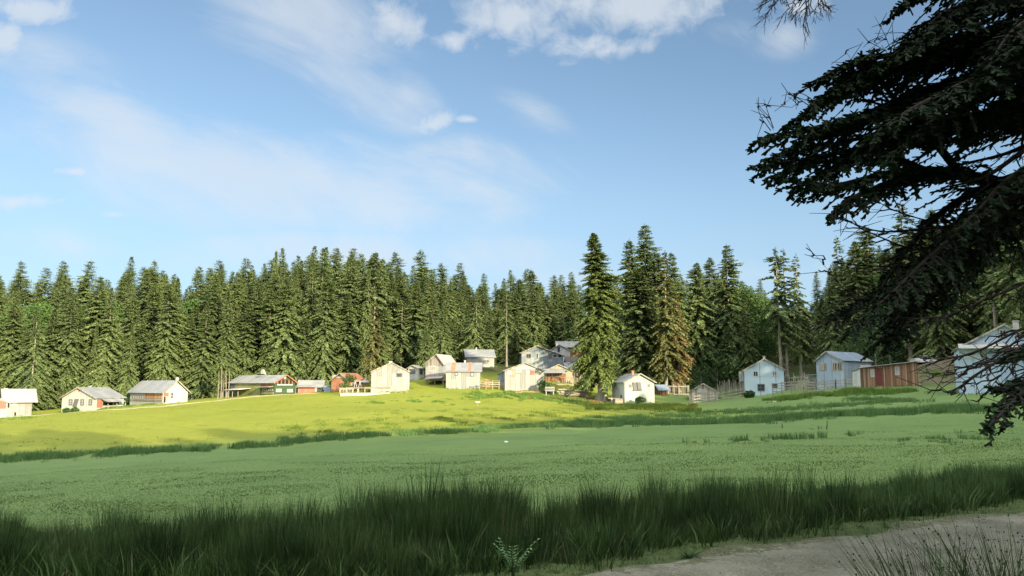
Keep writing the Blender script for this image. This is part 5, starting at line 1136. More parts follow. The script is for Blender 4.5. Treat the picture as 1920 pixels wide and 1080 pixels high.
def blob_mesh(name, seed, H, R, cb=.2, lobes=26, leaf=.3, per=260):
    rng = np.random.default_rng(seed); vs, qs, tn = [], [], []; b = 0
    for i in range(lobes):
        t = rng.uniform(0, 1); zc = H*(cb+(1-cb)*(.12+.76*t)); rr = R*.72*math.sqrt(max(.05, 1-(2*t-.9)**2))*math.sqrt(rng.uniform(.05, 1)); a = rng.uniform(0, 6.28)
        c = np.array([rr*math.cos(a), rr*math.sin(a), zc]); s = R*rng.uniform(.24, .42); n = per
        d = nrm(rng.normal(0, 1, (n, 3))); rad = s*rng.uniform(.55, 1.08, n)**.6; p = c+d*rad[:, None]*np.array([1, 1, .72])
        dd = nrm(d+rng.normal(0, .8, (n, 3))); w = nrm(np.cross(dd, rng.normal(0, 1, (n, 3))))*leaf*.36; ln = leaf*rng.uniform(.7, 1.3, n)
        V, Q = quads_from(p, dd, w, ln); vs.append(V); qs.append(Q+b); b += len(V); tn.append(np.repeat(np.clip(rng.normal(rng.uniform(.35, .65), .18, n), 0, 1), 4))
    return raw_mesh(name, np.concatenate(vs), np.concatenate(qs), None, np.concatenate(tn))
def deco(me, mat): me.materials.append(mat); return me
PROTO = {}
def proto(key, crown, trunk, cm, tm): PROTO[key] = (deco(crown, cm), deco(trunk, tm))
REFH = 25.0
for i, (R, sh, fu, cb, wob, dr) in enumerate([(4.3, .78, .50, .05, .22, .42), (3.8, .66, .40, .07, .28, .5), (4.9, .9, .62, .04, .25, .40), (3.4, .6, .34, .10, .35, .5), (4.2, .7, .45, .06, .3, .45), (4.6, .8, .55, .05, .2, .55), (3.0, .55, .28, .08, .4, .35), (4.4, 1.1, .8, .03, .3, .6)]):
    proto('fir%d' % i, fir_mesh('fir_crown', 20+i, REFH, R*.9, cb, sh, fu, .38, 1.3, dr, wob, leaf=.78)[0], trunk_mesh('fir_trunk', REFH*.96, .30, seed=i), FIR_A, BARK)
proto('lean0', fir_mesh('fir_crown', 40, REFH, 2.6, .30, .7, .5, .62, .8, .55, .4, sparse=.45)[0], trunk_mesh('fir_trunk', REFH*.97, .30, seed=11, stubs=(26, .08, .35, 1.3)), FIR_A, BARK)
proto('lean1', fir_mesh('fir_crown', 41, REFH, 3.0, .18, .8, .6, .6, .8, .6, .4, sparse=.35)[0], trunk_mesh('fir_trunk', REFH*.97, .28, seed=12, stubs=(20, .04, .25, 1.3)), FIR_A, BARK_P)
proto('beech0', blob_mesh('broadleaf_crown', 50, 14, 4.5, .22, 30), trunk_mesh('broadleaf_trunk', 10, .28, seed=3), LEAF_B, BARK)
proto('beech1', blob_mesh('broadleaf_crown', 51, 14, 3.8, .18, 26), trunk_mesh('broadleaf_trunk', 10, .25, seed=4), LEAF_B, BARK)
TREES = []
def tree(key, x, y, H, rz, label, group=None, name='fir_tree', cat='fir tree', wide=1.0, z=None):
    cm, tm = PROTO[key]; h0 = 14.0 if key.startswith('beech') else REFH; s = H/h0
    r = empty(name, (x, y, gz(x, y) if z is None else z), rz); tag(r, label, cat, group); r.scale = (s*wide, s*wide, s); r.rotation_euler = (rt.gauss(0, .009), rt.gauss(0, .009), rz)
    a = bpy.data.objects.new('trunk', tm); COL.objects.link(a); a.parent = r
    b = bpy.data.objects.new('crown', cm); COL.objects.link(b); b.parent = r
    return r
def by_px(px, top_py, d):
    "foot and height of a tree whose tip shows at (px, top_py) when it stands d metres off"
    t = at(px, top_py, d); g_ = gz(t.x, d); return t.x, d, max(3.0, t.z-g_)
rt = random.Random(42)
SKY = [(-60, 500), (0, 505), (25, 515), (40, 492), (75, 520), (100, 500), (120, 492), (150, 515), (170, 492), (200, 515), (230, 510), (247, 484), (290, 490), (330, 500), (350, 520), (370, 500), (412, 490), (440, 500), (480, 490), (530, 470),
       (560, 480), (590, 465), (610, 465), (640, 475), (665, 468), (705, 468), (740, 475), (765, 500), (790, 473), (826, 497), (845, 520), (863, 496), (890, 518), (907, 515), (930, 525), (957, 510), (990, 508), (1015, 520), (1040, 520), (1070, 512), (1095, 530),
       (1300, 505), (1330, 500), (1400, 525), (1440, 540), (1500, 560), (1530, 560), (1570, 470), (1620, 470), (1700, 420), (1800, 400), (2000, 380)]
def sky(px): return np.interp(px, [a for a, b in SKY], [b for a, b in SKY])
special = []   # keep-clear list (px, d)
def named(key, px, py, d, label, wide=1.0, **k):
    x, y, H = by_px(px, py, d); special.append((x, y)); return tree(key, x, y, H, rt.uniform(0, 6.28), label, wide=wide*REFH/H*1.0 if False else wide, **k)
# --- trees one can point at
x, y, _ = by_px(1124, 440, 124); H = at(1113, 434, 124).z-gz(x, y)
cr, _b = fir_mesh('great_fir_crown', 77, H, 3.15, .125, .85, .36, .28, 1.8, .45, .30, leaf=.8)
r = empty('fir_tree', (x, y, gz(x, y))); tag(r, 'great sunlit fir standing alone among the houses, with flared pale trunk foot', 'fir tree')
link('crown', cr, mat_leaf('sunlit_fir_needles', [(0.0, (.045, .072, .022)), (.5, (.105, .15, .04)), (1.0, (.17, .21, .06))], .6, .2, 0.0), r)
m = MB(); lx = (at(1113, 434, 124).x-x); m.tube([(-.05, 0, -.5), (0, 0, .2), (0, 0, 1.2), (0, 0, 3), (lx*.4, 0, H*.5), (lx, 0, H*.97)], [1.35, .95, .62, .5, .32, .05], 12)
for k in range(6):
    a = k*1.05; m.tube([(.35*math.cos(a), .35*math.sin(a), 1.0), (1.0*math.cos(a), 1.0*math.sin(a), .0), (1.5*math.cos(a), 1.5*math.sin(a), -.4)], [.25, .22, .1], 6)
m.build('trunk', BARK_P, r); special.append((x, y))
# skew the crown slightly so that its tip stands left of the foot
me = cr; co = np.empty(len(me.vertices)*3, np.float32); me.vertices.foreach_get('co', co); co = co.reshape(-1, 3); co[:, 0] += lx*np.clip(co[:, 2]/H, 0, 1)**1.3; me.vertices.foreach_set('co', co.ravel()); me.update()
named('fir0', 1182, 448, 144, 'dark fir, left one of the tall group right of the great lone fir', 1.0)
named('fir4', 1209, 420, 150, 'tallest fir of the skyline, right of the great lone fir', .95)
named('fir3', 1200, 505, 141, 'dark lower fir filling the foot of the tall group behind the greenish cottage', 1.5)
named('fir1', 1228, 470, 147, 'slim fir between the tallest fir and the browned firs', 1.0)
cr, _b = fir_mesh('browned_crown', 81, REFH, 3.3, .10, .85, .7, .5, .8, .62, .35, sparse=.3); proto('dry', cr, trunk_mesh('dry_trunk', REFH*.97, .33, seed=31, stubs=(30, .08, .6, 2.4)), FIR_DRY, BARK_P)
cr, _b = fir_mesh('half_browned_crown', 82, REFH, 3.0, .09, .75, .6, .5, .9, .55, .35, sparse=.2); proto('olive', cr, trunk_mesh('olive_trunk', REFH*.97, .36, seed=32, stubs=(14, .1, .5, 1.5)), mat_leaf('olive_fir_needles', [(0.0, (.05, .065, .022)), (.5, (.11, .125, .04)), (1.0, (.19, .18, .07))], .65, .2, 0.0), BARK_P)
named('olive', 1243, 470, 136, 'olive-brown sunlit fir with long bare trunk, left of the browned one', .95)
named('dry', 1270, 555, 137, 'browned half-dead fir with bare drooping branches, left of the board shack', 1.1)
named('fir0', 1262, 472, 150, 'green fir rising behind the browned fir', .9)
named('fir1', 1306, 490, 152, 'fir with pale trunk right of the browned firs', .95); named('fir3', 1332, 482, 165, 'slim pointed fir between the pale-trunked fir and the tall one to its right', .9)
named('fir4', 1362, 458, 153, 'tall pointed fir above the board shack, its tip clear of the forest', .95)
named('lean0', 1455, 463, 139, 'left stem of the lean twin firs behind the pale blue house', 1.15); named('lean0', 1466, 466, 140, 'right stem of the lean twin firs behind the pale blue house', 1.0)
named('lean1', 1492, 475, 143, 'lean fir with tufted crown just right of the twin firs', 1.0)
named('fir2', 1555, 500, 140, 'bushy dark fir right of the sky gap above the red distant roof', .8); named('lean1', 1568, 440, 150, 'lean tall fir right of the sky gap', .95)
named('fir1', 1600, 450, 146, 'fir with sunlit tip behind the blue-grey barn', 1.0); named('fir3', 1624, 425, 150, 'tall narrow dark fir behind the blue-grey barn', 1.1)
named('lean1', 1690, 375, 133, 'tall fir with sunlit top between the two boughs of the near fir', 1.25)
named('fir0', 1745, 390, 128, 'broad fir showing behind the near boughs, above the parked car', 1.0); named('lean0', 1850, 380, 112, 'tall fir with long pale sunlit trunk above the right-hand house', 1.2)
named('fir5', 1905, 330, 105, 'bright-tipped fir at the right edge above the big house', 1.1)
named('fir1', 704, 470, 163, 'tall round-topped fir above the broad barn', 1.0)
r = named('olive', 702, 562, 149, 'dying pale fir with a bare bleached spire, behind the broad barn', 1.05)
m = MB(); hh = 7.5; m.tube([(0, 0, 17.5), (0, 0, REFH*1.04)], [.26, .05], 6)
ob = m.build('bare_spire', BARK_P, r)
named('lean1', 69, 575, 131, 'fir with bare lit trunk right of the far left cottage', .9)
named('fir2', 831, 560, 153, 'open-branched fir with pale trunk behind the tall board house', .9); named('lean1', 893, 540, 162, 'fir with pale trunk rising behind the grey-roofed storehouse', 1.0)
named('lean0', 950, 545, 160, 'fir with long grey trunk left of the flaking blue-grey house', 1.1); named('fir0', 800, 610, 152, 'blue-green layered fir behind the half-hidden white cottage', 1.0)
# five slender poles of trees left of the green lodge
for k, (px, py, d) in enumerate(((411, 684, 143), (417, 672, 142), (421, 690, 143.5), (427, 676, 142.5), (431, 682, 143))):
    x, y, H = by_px(px, py, d); rr_ = empty('thin_tree', (x, y, gz(x, y)), k*1.3); n5 = ('leftmost', 'second', 'middle', 'fourth', 'rightmost')[k]
    tag(rr_, n5+' of five slender bare stems left of the green lodge', 'thin tree', 'slender stems left of the green lodge')
    m = MB(); m.tube([(0, 0, -.4), (.1, 0, H*.4), (rt.uniform(-.2, .3)+(.3 if k > 2 else 0), 0, H)], [.11, .08, .04], 7); m.build('trunk', BARK, rr_)
    link('crown', fir_mesh('thin_crown', 90+k, H+1, 1.0, .72, .8, .6, .5, .6, .6, .4, leaf=.7)[0], FIR_A, rr_)
# --- the forest wall
LAND = [(35, 'the far left cottage'), (165, 'the slanted-shutter cottage'), (300, 'the orange-planked farmhouse'), (395, 'the slender stems'), (490, 'the green lodge'), (580, 'the low red-white outbuilding'), (645, 'the orange bungalow'),
        (735, 'the broad patched barn'), (778, 'the half-hidden white cottage'), (825, 'the tall board house'), (868, 'the rust-striped shed'), (905, 'the grey-roofed storehouse'), (960, 'the shuttered cream cottage'), (1015, 'the flaking blue-grey house'), (1060, 'the pale brown-walled house'),
        (1155, 'the balcony house'), (1200, 'the greenish white cottage'), (1260, 'the browned firs'), (1318, 'the board shack'), (1375, 'the grey rail fence'), (1433, 'the pale blue house'), (1500, 'the hoop shelter'), (1590, 'the blue-grey barn'), (1670, 'the brown shed'), (1750, 'the parked car'), (1860, 'the big right-hand house'), (1990, 'the right edge')]
def landmark(px): return min(LAND, key=lambda q: abs(q[0]-px))[1]
forest = []
def front(px): return np.interp(px, [-200, 0, 300, 400, 620, 680, 760, 860, 960, 1010, 1080, 1130, 1240, 1330, 1500, 1560, 1680, 1760, 1860, 2100], [150, 147, 154, 156, 156, 158, 163, 168, 174, 190, 192, 178, 152, 151, 150, 146, 138, 137, 124, 112])
def clear(x, y, rad): return all((x-a)**2+(y-b)**2 > rad*rad for a, b in special)
rows = 12; count = 0
for row in range(rows):
    off = row*5.6; px = -95+rt.uniform(0, 30)
    while px < 2035:
        d = float(front(px))+off+rt.uniform(-2, 2); x = ray(px, 600)[0]*d; step = (3.7+row*.20+rt.uniform(-.8, 1.0))*F/d
        if not (row < 1 and (1090 < px < 1165)) and clear(x, d, 3.0):
            top = float(sky(px)); f = row/(rows-1)
            if row <= 2: want = top+rt.uniform(25, 135)-row*20
            elif row <= 5: want = top+rt.uniform(10, 50)
            else: want = top+rt.uniform(4, 24)
            if 1500 < px < 1535: want = max(want, 545+rt.uniform(0, 25)); 
            if 1510 < px < 1530 and d < 186: px += step; continue
            xx, yy, H = by_px(px, want, d); H = min(H, 29+2*rt.random())
            if H > 7: forest.append([px, xx, yy, H, row, want])
        px += step
# tips that make the skyline of the photo
for sx, sy in [(p for p in SKY if True)][0:0]: pass
tips = [(40, 488), (120, 487), (170, 487), (247, 480), (290, 486), (412, 486), (462, 482), (530, 464), (590, 460), (612, 462), (632, 462), (663, 463), (741, 470), (790, 468), (826, 492), (863, 491), (907, 511), (957, 505), (988, 502), (1040, 515), (1052, 514), (1071, 508), (1310, 500), (1345, 510), (1425, 525), (700, 480), (560, 478), (375, 497), (88, 500), (1530, 508)]
for sx, sy in tips:
    d = float(front(sx))+rt.uniform(20, 42); xx, yy, H = by_px(sx, sy, d); forest.append([sx, xx, yy, min(H, 33), 9, sy])
# thin out the ones nobody can see, keep at most 290 individuals
vis = []
for f in forest:
    hid = sum(1 for g_ in forest if g_[2] < f[2]-3 and abs(g_[0]-f[0]) < 17 and g_[5] < f[5]+6)
    f.append(hid)
forest.sort(key=lambda f: (f[6] > 1, f[4]))
indiv = forest[:262]; rest = forest[262:]
keys = ['fir0', 'fir1', 'fir2', 'fir3', 'fir4', 'fir5', 'fir0', 'fir2', 'fir5', 'fir1', 'fir4', 'fir6', 'fir7', 'fir6', 'fir7', 'lean1']
lab_groups = {}
for f in indiv:
    px, x, y, H, row, want, hid = f
    kind = rt.choice(keys)
    if row >= 2 and ((20 < px < 110) or (165 < px < 215) or (365 < px < 395) or (1380 < px < 1430)) and want > 500: kind = rt.choice(['beech0', 'beech1'])
    if px > 1330 and row <= 1 and rt.random() < .25: kind = 'beech0'; 
    place = 'in the front rank' if row == 0 else ('in the second rank' if row == 1 else ('on the skyline' if hid == 0 else None))
    f.append(kind); f.append(place)
    if place: lab_groups.setdefault((place, landmark(px), kind.startswith('beech')), []).append(f)
ORD = ['leftmost', 'second', 'third', 'fourth', 'fifth', 'sixth', 'seventh', 'eighth', 'ninth', 'tenth']
for key, fs in lab_groups.items():
    fs.sort(key=lambda f: f[0]); what = 'broadleaf tree' if key[2] else 'green fir'
    for i, f in enumerate(fs):
        if len(fs) == 1: f.append('%s %s above %s' % (what, key[0], key[1]))
        else: f.append('%s of %d %ss %s above %s' % (ORD[min(i, 9)], len(fs), what, key[0], key[1]))
for f in indiv:
    px, x, y, H, row, want, hid, kind, place = f[:9]; b = kind.startswith('beech')
    lab = f[9] if place else 'fir deep in the forest, mostly hidden by the trees before it'
    if b:
        if not place: lab = 'broadleaf tree deep in the forest among the firs'
        H = min(H, 21)
    w = .92*REFH/H if not b else 1.0
    w = min(1.25, max(.75, w))*rt.uniform(.75, 1.05)
    tree(kind, x, y, H, rt.uniform(0, 6.28), lab, 'broadleaf trees of the forest' if b else 'firs of the forest', 'broadleaf_tree' if b else 'fir_tree', 'tree' if b else 'fir tree', w)
def merged(name, items, label, cat, wide=1.0, stride=2):
    vs, qs, tn = [], [], []; b = 0
    for x, y, H, key in items:
        me = PROTO[key][0]; n = len(me.vertices); co = np.empty(n*3, np.float32); me.vertices.foreach_get('co', co); co = co.reshape(-1, 3); q = np.empty(len(me.loops), np.int32); me.loops.foreach_get('vertex_index', q); q = q.reshape(-1, 4)
        t = np.empty(n, np.float32); me.attributes['tone'].data.foreach_get('value', t); s = H/REFH; a = rt.uniform(0, 6.28); c, sn = math.cos(a), math.sin(a)
        sel = np.arange(len(q))[::stride]; q = q[sel]
        V = np.stack([(co[:, 0]*c-co[:, 1]*sn)*s*wide+x, (co[:, 0]*sn+co[:, 1]*c)*s*wide+y, co[:, 2]*s+gz(x, y)], 1); vs.append(V); qs.append(q+b); tn.append(t); b += n
        g0 = gz(x, y); an = np.arange(6)*math.pi/3; ring = np.stack([np.cos(an), np.sin(an)], 1)
        V = np.concatenate([np.concatenate([ring*.3+[x, y], np.full((6, 1), g0-.5)], 1), np.concatenate([ring*.05+[x, y], np.full((6, 1), g0+H*.95)], 1)]); k6 = np.arange(6); k7 = (k6+1) % 6
        vs.append(V); qs.append(np.stack([k6, k7, k7+6, k6+6], 1)+b); tn.append(np.zeros(12)); b += 12
    o = link(name, raw_mesh(name, np.concatenate(vs), np.concatenate(qs), None, np.concatenate(tn)), FIR_A); tag(o, label, cat, kind='stuff'); return o
if rest: merged('far_forest', [(f[1], f[2], f[3], rt.choice(keys[:6])) for f in rest[:300]], 'continuous mass of distant firs at the back of the forest', 'forest')
print('forest', len(forest), 'individual', len(indiv), 'rest', len(rest))
# --- shrubs and small trees
def shrub(px, py, d, w, h, key, label, mat=None, name='shrub', cat='shrub', group=None, leaf=.22, seed=None):
    p = at(px, py, d); z = gz(p.x, p.y); r = empty(name, (p.x, p.y, z)); tag(r, label, cat, group)
    me = blob_mesh('foliage', seed or int(px), h, w/2, .02, 12, leaf, 110); link('foliage', me, mat or LEAF_S, r)
    m = MB(); m.tube([(0, 0, -.3), (0, 0, h*.6)], [.12, .05], 6); m.build('stem', BARK, r); return r
shrub(652, 733, 133, 3.4, 3.6, None, 'little round fruit tree in front of the orange bungalow', LEAF_B, 'small_tree', 'tree', leaf=.2)
for px, py, d, w, h, lab in ((1315, 722, 146, 8, 5, 'low dark green thicket behind the board shack'), (1345, 715, 149, 9, 7, 'dark green thicket above the paling fence'), (1378, 718, 150, 7, 5.5, 'dark bush left of the pale blue house'),
                             (1670, 690, 118, 7.5, 6, 'round dark bush between the blue-grey barn and the brown shed'), (1640, 640, 124, 9, 9, 'bright green leafy tree behind the blue-grey barn'), (1590, 650, 128, 7, 8, 'leafy green bush at the left shoulder of the blue-grey barn'),
                             (235, 757, 147, 4, 2.2, 'small bush between the two left farmhouses'), (1478, 727, 129, 3, 1.6, 'low bush at the right corner of the pale blue house'), (1790, 664, 137, 9, 5, 'dark bushes above the parked car'), (1690, 664, 136, 6, 6, 'dark bush left of the parked car'),
                             (1280, 735, 138, 6, 3.2, 'dark bush between the browned firs and the board shack'), (1100, 735, 133, 4, 2.4, 'shaded bush left of the great fir trunk'), (1210, 738, 134, 5, 3, 'dark bush behind the greenish cottage')):
    shrub(px, py, d, w, h, None, lab)
shrub(948, 697, 142, 2.6, 2.0, None, 'small russet bush behind the shuttered cream cottage', LEAF_R)
for px, py, rx, n, lab in ((1276, 762, 3.0, 60, 'patch of orange-red dock plants right of the greenish cottage'), (1078, 753, 5.0, 60, 'reddish low plants below the log pile')):
    c = on_ground(px, py, 30); q = np.random.default_rng(px); X = c.x+q.normal(0, rx*.45, n); Y = c.y+q.normal(0, 1.0, n)
    tag(link('dock_patch', raw_mesh('dock_patch', *clumps(X, Y, q.uniform(.25, .6, n), 14, .25, .05, .5, q, 2)), mat_leaf('dock_red', [(0.0, (.12, .10, .03)), (.6, (.20, .12, .04)), (1.0, (.26, .10, .05))], .7, .15, 0.0)), lab, 'plants')
for px, py, d, lab in ((100+40, 775, 131, 'small green bush at the foot of the slanted shutter'), (125, 775, 131.3, 'small green bush at the left corner of the cream cottage')): shrub(px, py, d, 1.4, .7, None, lab, LEAF_B)
shrub(1020, 732, 129, 3.0, 1.8, None, 'green bush at the right corner of the shuttered cream cottage', LEAF_B)
shrub(1405, 748, 121, 2.2, 1.0, None, 'small bush at the left corner of the pale blue house', LEAF_S); shrub(1200, 757, 116.5, 1.8, .8, None, 'little dark bush at the foot of the greenish cottage gable', LEAF_S)
# --- trees around and behind the camera, whose shadow lies over the near meadow
SHT = []
def shade_row(pts, step, hs, jit):
    for (x0, y0, h0), (x1, y1, h1) in zip(pts, pts[1:]):
        n = max(1, int(math.hypot(x1-x0, y1-y0)/step))
        for k in range(n):
            f = k/n; x = x0+(x1-x0)*f+rt.uniform(-jit, jit); y = y0+(y1-y0)*f+rt.uniform(-jit, jit); SHT.append((x, y, (h0+(h1-h0)*f)*rt.uniform(*hs), rt.choice(keys[:6])))
SH = [(-75, -30, 30), (-30, -24, 32), (0, -20, 33), (14, -17, 35), (30, -8, 32), (40, -2, 26), (66, 14, 28), (74, 40, 28), (84, 60, 31), (96, 84, 35), (112, 104, 35)]
shade_row(SH, 4.2, (.76, 1.1), 1.0)
shade_row([(x+6, y-9, h*.86) for x, y, h in SH], 4.6, (.9, 1.05), 1.2)
merged('fir_wood', SHT, 'belt of tall firs enclosing the meadow behind and right of the viewer', 'wood', 1.35, 1)
# ---------------------------------------------------------------- the near fir whose boughs hang into the picture from the right
def near_fir():
    rng = np.random.default_rng(99)
    TX, TY = 8.1, 7.6; r = empty('fir_tree', (TX, TY, gz(TX, TY))); tag(r, 'near dark fir whose boughs hang in from the right edge against the sky', 'fir tree'); o = Vector(r.location)
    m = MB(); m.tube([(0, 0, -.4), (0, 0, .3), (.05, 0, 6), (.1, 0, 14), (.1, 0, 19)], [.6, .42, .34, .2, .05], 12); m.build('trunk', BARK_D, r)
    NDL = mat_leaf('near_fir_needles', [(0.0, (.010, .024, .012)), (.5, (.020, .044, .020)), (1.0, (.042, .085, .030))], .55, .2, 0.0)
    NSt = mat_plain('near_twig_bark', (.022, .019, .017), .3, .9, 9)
    def curve(pts, n):
        P = [Vector(p) for p in pts]; out = []
        P = [P[0]*2-P[1]]+P+[P[-1]*2-P[-2]]
        for i in range(1, len(P)-2):
            for k in range(n):
                t = k/n; a, b, c, d = P[i-1], P[i], P[i+1], P[i+2]
                out.append(.5*((2*b)+(c-a)*t+(2*a-5*b+4*c-d)*t*t+(3*b-a-3*c+d)*t**3))
        out.append(P[-2]); return out
    def bough(spec, foliage=(.15, 1.0), side=.9, dens=1.0, rad=.05, droop=.18, bare=False, spread=1.0, sc=1.0, name='bough', roll=0.0):
        "spec: (px, py, d) from trunk side to tip"
        pts = [at(*q)-o for q in spec]; C = curve(pts, 14); n = len(C); m = MB()
        m.tube(C, [rad*(1-.88*i/(n-1))+min(.004, rad*.2) for i in range(n)], 7)
        cum = [0.]
        for a, b in zip(C, C[1:]): cum.append(cum[-1]+(b-a).length)
        Lt = cum[-1]; arr = np.array([list(c) for c in C]); cu = np.array(cum)
        def pt(s): return np.array([np.interp(s, cu, arr[:, k]) for k in range(3)]).T
        s = foliage[0]*Lt; roots = []; sgn = 1
        while s < foliage[1]*Lt:
            roots.append((s, sgn)); sgn = -sgn; s += .062/dens*rng.uniform(.7, 1.3)
        cs, ds, ls, ws = [], [], [], []; lv = []
        up = np.array([0, 0, 1.0])
        for s, sg in roots:
            p = pt(s); t = nrm(pt(min(Lt, s+.05))-pt(max(0, s-.05))); rem = 1-s/Lt
            nn = nrm(np.cross(t, up)); nn = nn*math.cos(roll)+up*math.sin(roll)
            L2 = side*(.28+.9*min(1, rem*1.5))*rng.uniform(.5, 1.1)*(1-.25*rem)
            d0 = nrm(t*rng.uniform(.5, .9)+nn*sg*spread*rng.uniform(.6, 1.1)+up*rng.uniform(-.32, .18))
            K = max(4, int(L2/.12)); prev = p.copy(); tw = [Vector(p)]
            for k in range(K):
                f = (k+1)/K; q = p+d0*L2*f+np.array([0, 0, -droop*L2*f*f])+rng.normal(0, .012, 3); tw.append(Vector(q)); dd = nrm(q-prev)
                if not bare:
                    for g2 in (-1, 1, -1, 1, -1, 1):
                        if rng.uniform() < .10: continue
                        sd = nrm(np.cross(dd, up)+rng.normal(0, .25, 3)); l3 = sc*(.05+.19*(1-f)*min(1, L2))*rng.uniform(.6, 1.2)
                        cs.append(prev+(q-prev)*rng.uniform(0, 1)); ds.append(nrm(dd*.75+sd*g2*.8+up*rng.uniform(-.35, .12))); ls.append(l3)
                    cs.append(prev); ds.append(dd); ls.append(np.linalg.norm(q-prev)*1.25)
                elif rng.uniform() < .5:
                    sd = nrm(np.cross(dd, up)+rng.normal(0, .5, 3)); a = Vector(q); b = a+Vector(nrm(dd+sd*rng.choice([-1, 1])*.8))*rng.uniform(.06, .26); m.tube([a, b], [.004, .0025], 3, False)
                prev = q
            m.tube(tw, [.011*(1-.7*i/len(tw)) if not bare else .0085*(1-.6*i/len(tw)) for i in range(len(tw))], 4, False)
        wood = m.build(name, NSt, r)
        if cs:
            c = np.array(cs); d = np.array(ds); l = np.array(ls); k = len(c); tone = np.repeat(rng.uniform(0, 1, k)*.6+rng.uniform(0, .4, k), 1)
            vs, qs, tn = [], [], []; b = 0
            for ax in range(2):   # two crossed strips of needles per shoot, blunt ended
                w = nrm(np.cross(d, up+rng.normal(0, .2, (k, 3)))); 
                if ax: w = nrm(np.cross(d, w))
                hw = (np.where(ax == 0, .0115, .008)*sc*rng.uniform(.8, 1.2, k))[:, None]
                p0 = c; p1 = c+d*(l*.18)[:, None]; p2 = c+d*(l*.86)[:, None]; p3 = c+d*l[:, None]
                V = np.stack([p0-w*hw*.4, p0+w*hw*.4, p1+w*hw, p1-w*hw, p2+w*hw*.95, p2-w*hw*.95, p3+w*hw*.35, p3-w*hw*.35], 1).reshape(-1, 3)
                base = np.arange(k)[:, None]*8+b; Q = np.concatenate([base+np.array([0, 1, 2, 3]), base+np.array([3, 2, 4, 5]), base+np.array([5, 4, 6, 7])]); vs.append(V); qs.append(Q); tn.append(np.repeat(tone, 8)); b += len(V)
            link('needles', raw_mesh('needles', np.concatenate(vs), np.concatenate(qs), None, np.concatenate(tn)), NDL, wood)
    # upper bough fan
    bough([(2080, 180, 8.0), (1900, 170, 7.7), (1740, 190, 7.4), (1590, 225, 7.1), (1425, 262, 6.9)], (.05, 1), .85, 1.5)
    bough([(2060, 250, 8.2), (1880, 235, 8.0), (1720, 250, 7.8), (1580, 285, 7.6), (1425, 312, 7.5)], (.05, 1), .85, 1.4)
    bough([(2050, 90, 7.9), (1880, 90, 7.6), (1740, 100, 7.3), (1620, 130, 7.1), (1530, 190, 7.0)], (.05, 1), .8, 1.5)
    bough([(2050, 30, 7.8), (1920, 10, 7.4), (1800, 15, 7.1), (1745, 45, 6.9), (1700, 80, 6.8)], (.05, 1), .8, 1.5)
    bough([(2050, -60, 7.8), (1920, -60, 7.4), (1830, -40, 7.2), (1740, -15, 7.0), (1690, 12, 6.9)], (.05, 1), .7, 1.4)
    bough([(2080, 130, 7.2), (1950, 120, 6.9), (1830, 150, 6.6), (1720, 200, 6.4), (1640, 250, 6.3)], (.05, 1), .8, 1.4)
    bough([(2100, 300, 8.0), (1920, 352, 7.7), (1800, 326, 7.4), (1690, 322, 7.2), (1560, 350, 7.0), (1480, 340, 6.9)], (.42, 1), .75, 1.4, .075)
    bough([(1800, 326, 7.4), (1755, 270, 7.3), (1700, 215, 7.3), (1640, 150, 7.2), (1570, 175, 7.1)], (.2, 1), .7, 1.3, .04)
    bough([(1800, 326, 7.4), (1700, 340, 7.1), (1620, 362, 6.9), (1570, 392, 6.8), (1555, 412, 6.8)], (.3, 1), .55, 1.2, .04, droop=.35)
    bough([(1740, 322, 7.3), (1650, 290, 7.6), (1560, 300, 7.8), (1440, 332, 7.9)], (.1, 1), .65, 1.3, .035)
    bough([(2100, 210, 8.4), (1940, 200, 8.3), (1820, 225, 8.2), (1740, 262, 8.1)], (.0, 1), .8, 1.4)
    bough([(2100, 60, 8.6), (1960, 40, 8.5), (1880, 70, 8.4), (1800, 120, 8.3)], (.0, 1), .9, 1.4)
    bough([(2080, -20, 6.9), (1980, 10, 6.6), (1900, 60, 6.4), (1850, 130, 6.3)], (.0, 1), .7, 1.3)
    bough([(2080, 120, 8.8), (1900, 130, 8.5), (1760, 160, 8.2), (1640, 205, 8.0), (1540, 245, 7.9)], (.0, 1), .9, 1.3)
    bough([(2080, 200, 8.8), (1900, 205, 8.5), (1760, 230, 8.2), (1600, 262, 8.0), (1470, 290, 7.9)], (.0, 1), .9, 1.2)
    bough([(2060, 60, 8.2), (1900, 50, 7.9), (1790, 75, 7.7), (1690, 110, 7.5), (1600, 150, 7.4)], (.0, 1), .85, 1.3)
    bough([(2060, 0, 8.6), (1920, -20, 8.4), (1840, 10, 8.2), (1760, 60, 8.0)], (.0, 1), .85, 1.3)
    bough([(1900, 90, 7.0), (1800, 180, 6.8), (1720, 250, 6.7), (1660, 300, 6.7)], (.0, 1), .6, 1.2, .03, droop=.4)
    bough([(1750, 190, 7.4), (1650, 260, 7.3), (1560, 320, 7.2), (1490, 352, 7.2)], (.0, 1), .55, 1.2, .03, droop=.35)
    bough([(2000, 120, 7.2), (1900, 170, 7.0), (1850, 220, 6.9), (1810, 265, 6.9)], (.0, 1), .6, 1.2, .03, droop=.3)
    bough([(2000, 60, 7.6), (1850, 70, 7.4), (1720, 95, 7.2), (1610, 115, 7.1), (1530, 150, 7.0)], (.05, 1), .75, 1.6)
    bough([(1900, 60, 8.0), (1780, 90, 7.9), (1660, 130, 7.8), (1560, 185, 7.7), (1490, 225, 7.6)], (.05, 1), .75, 1.6)
    bough([(1850, 20, 7.0), (1770, 55, 6.9), (1690, 95, 6.8), (1640, 130, 6.8)], (.0, 1), .6, 1.5, .03)
    bough([(1800, 150, 7.6), (1700, 180, 7.5), (1600, 225, 7.4), (1500, 270, 7.4), (1440, 300, 7.4)], (.0, 1), .6, 1.5, .03)
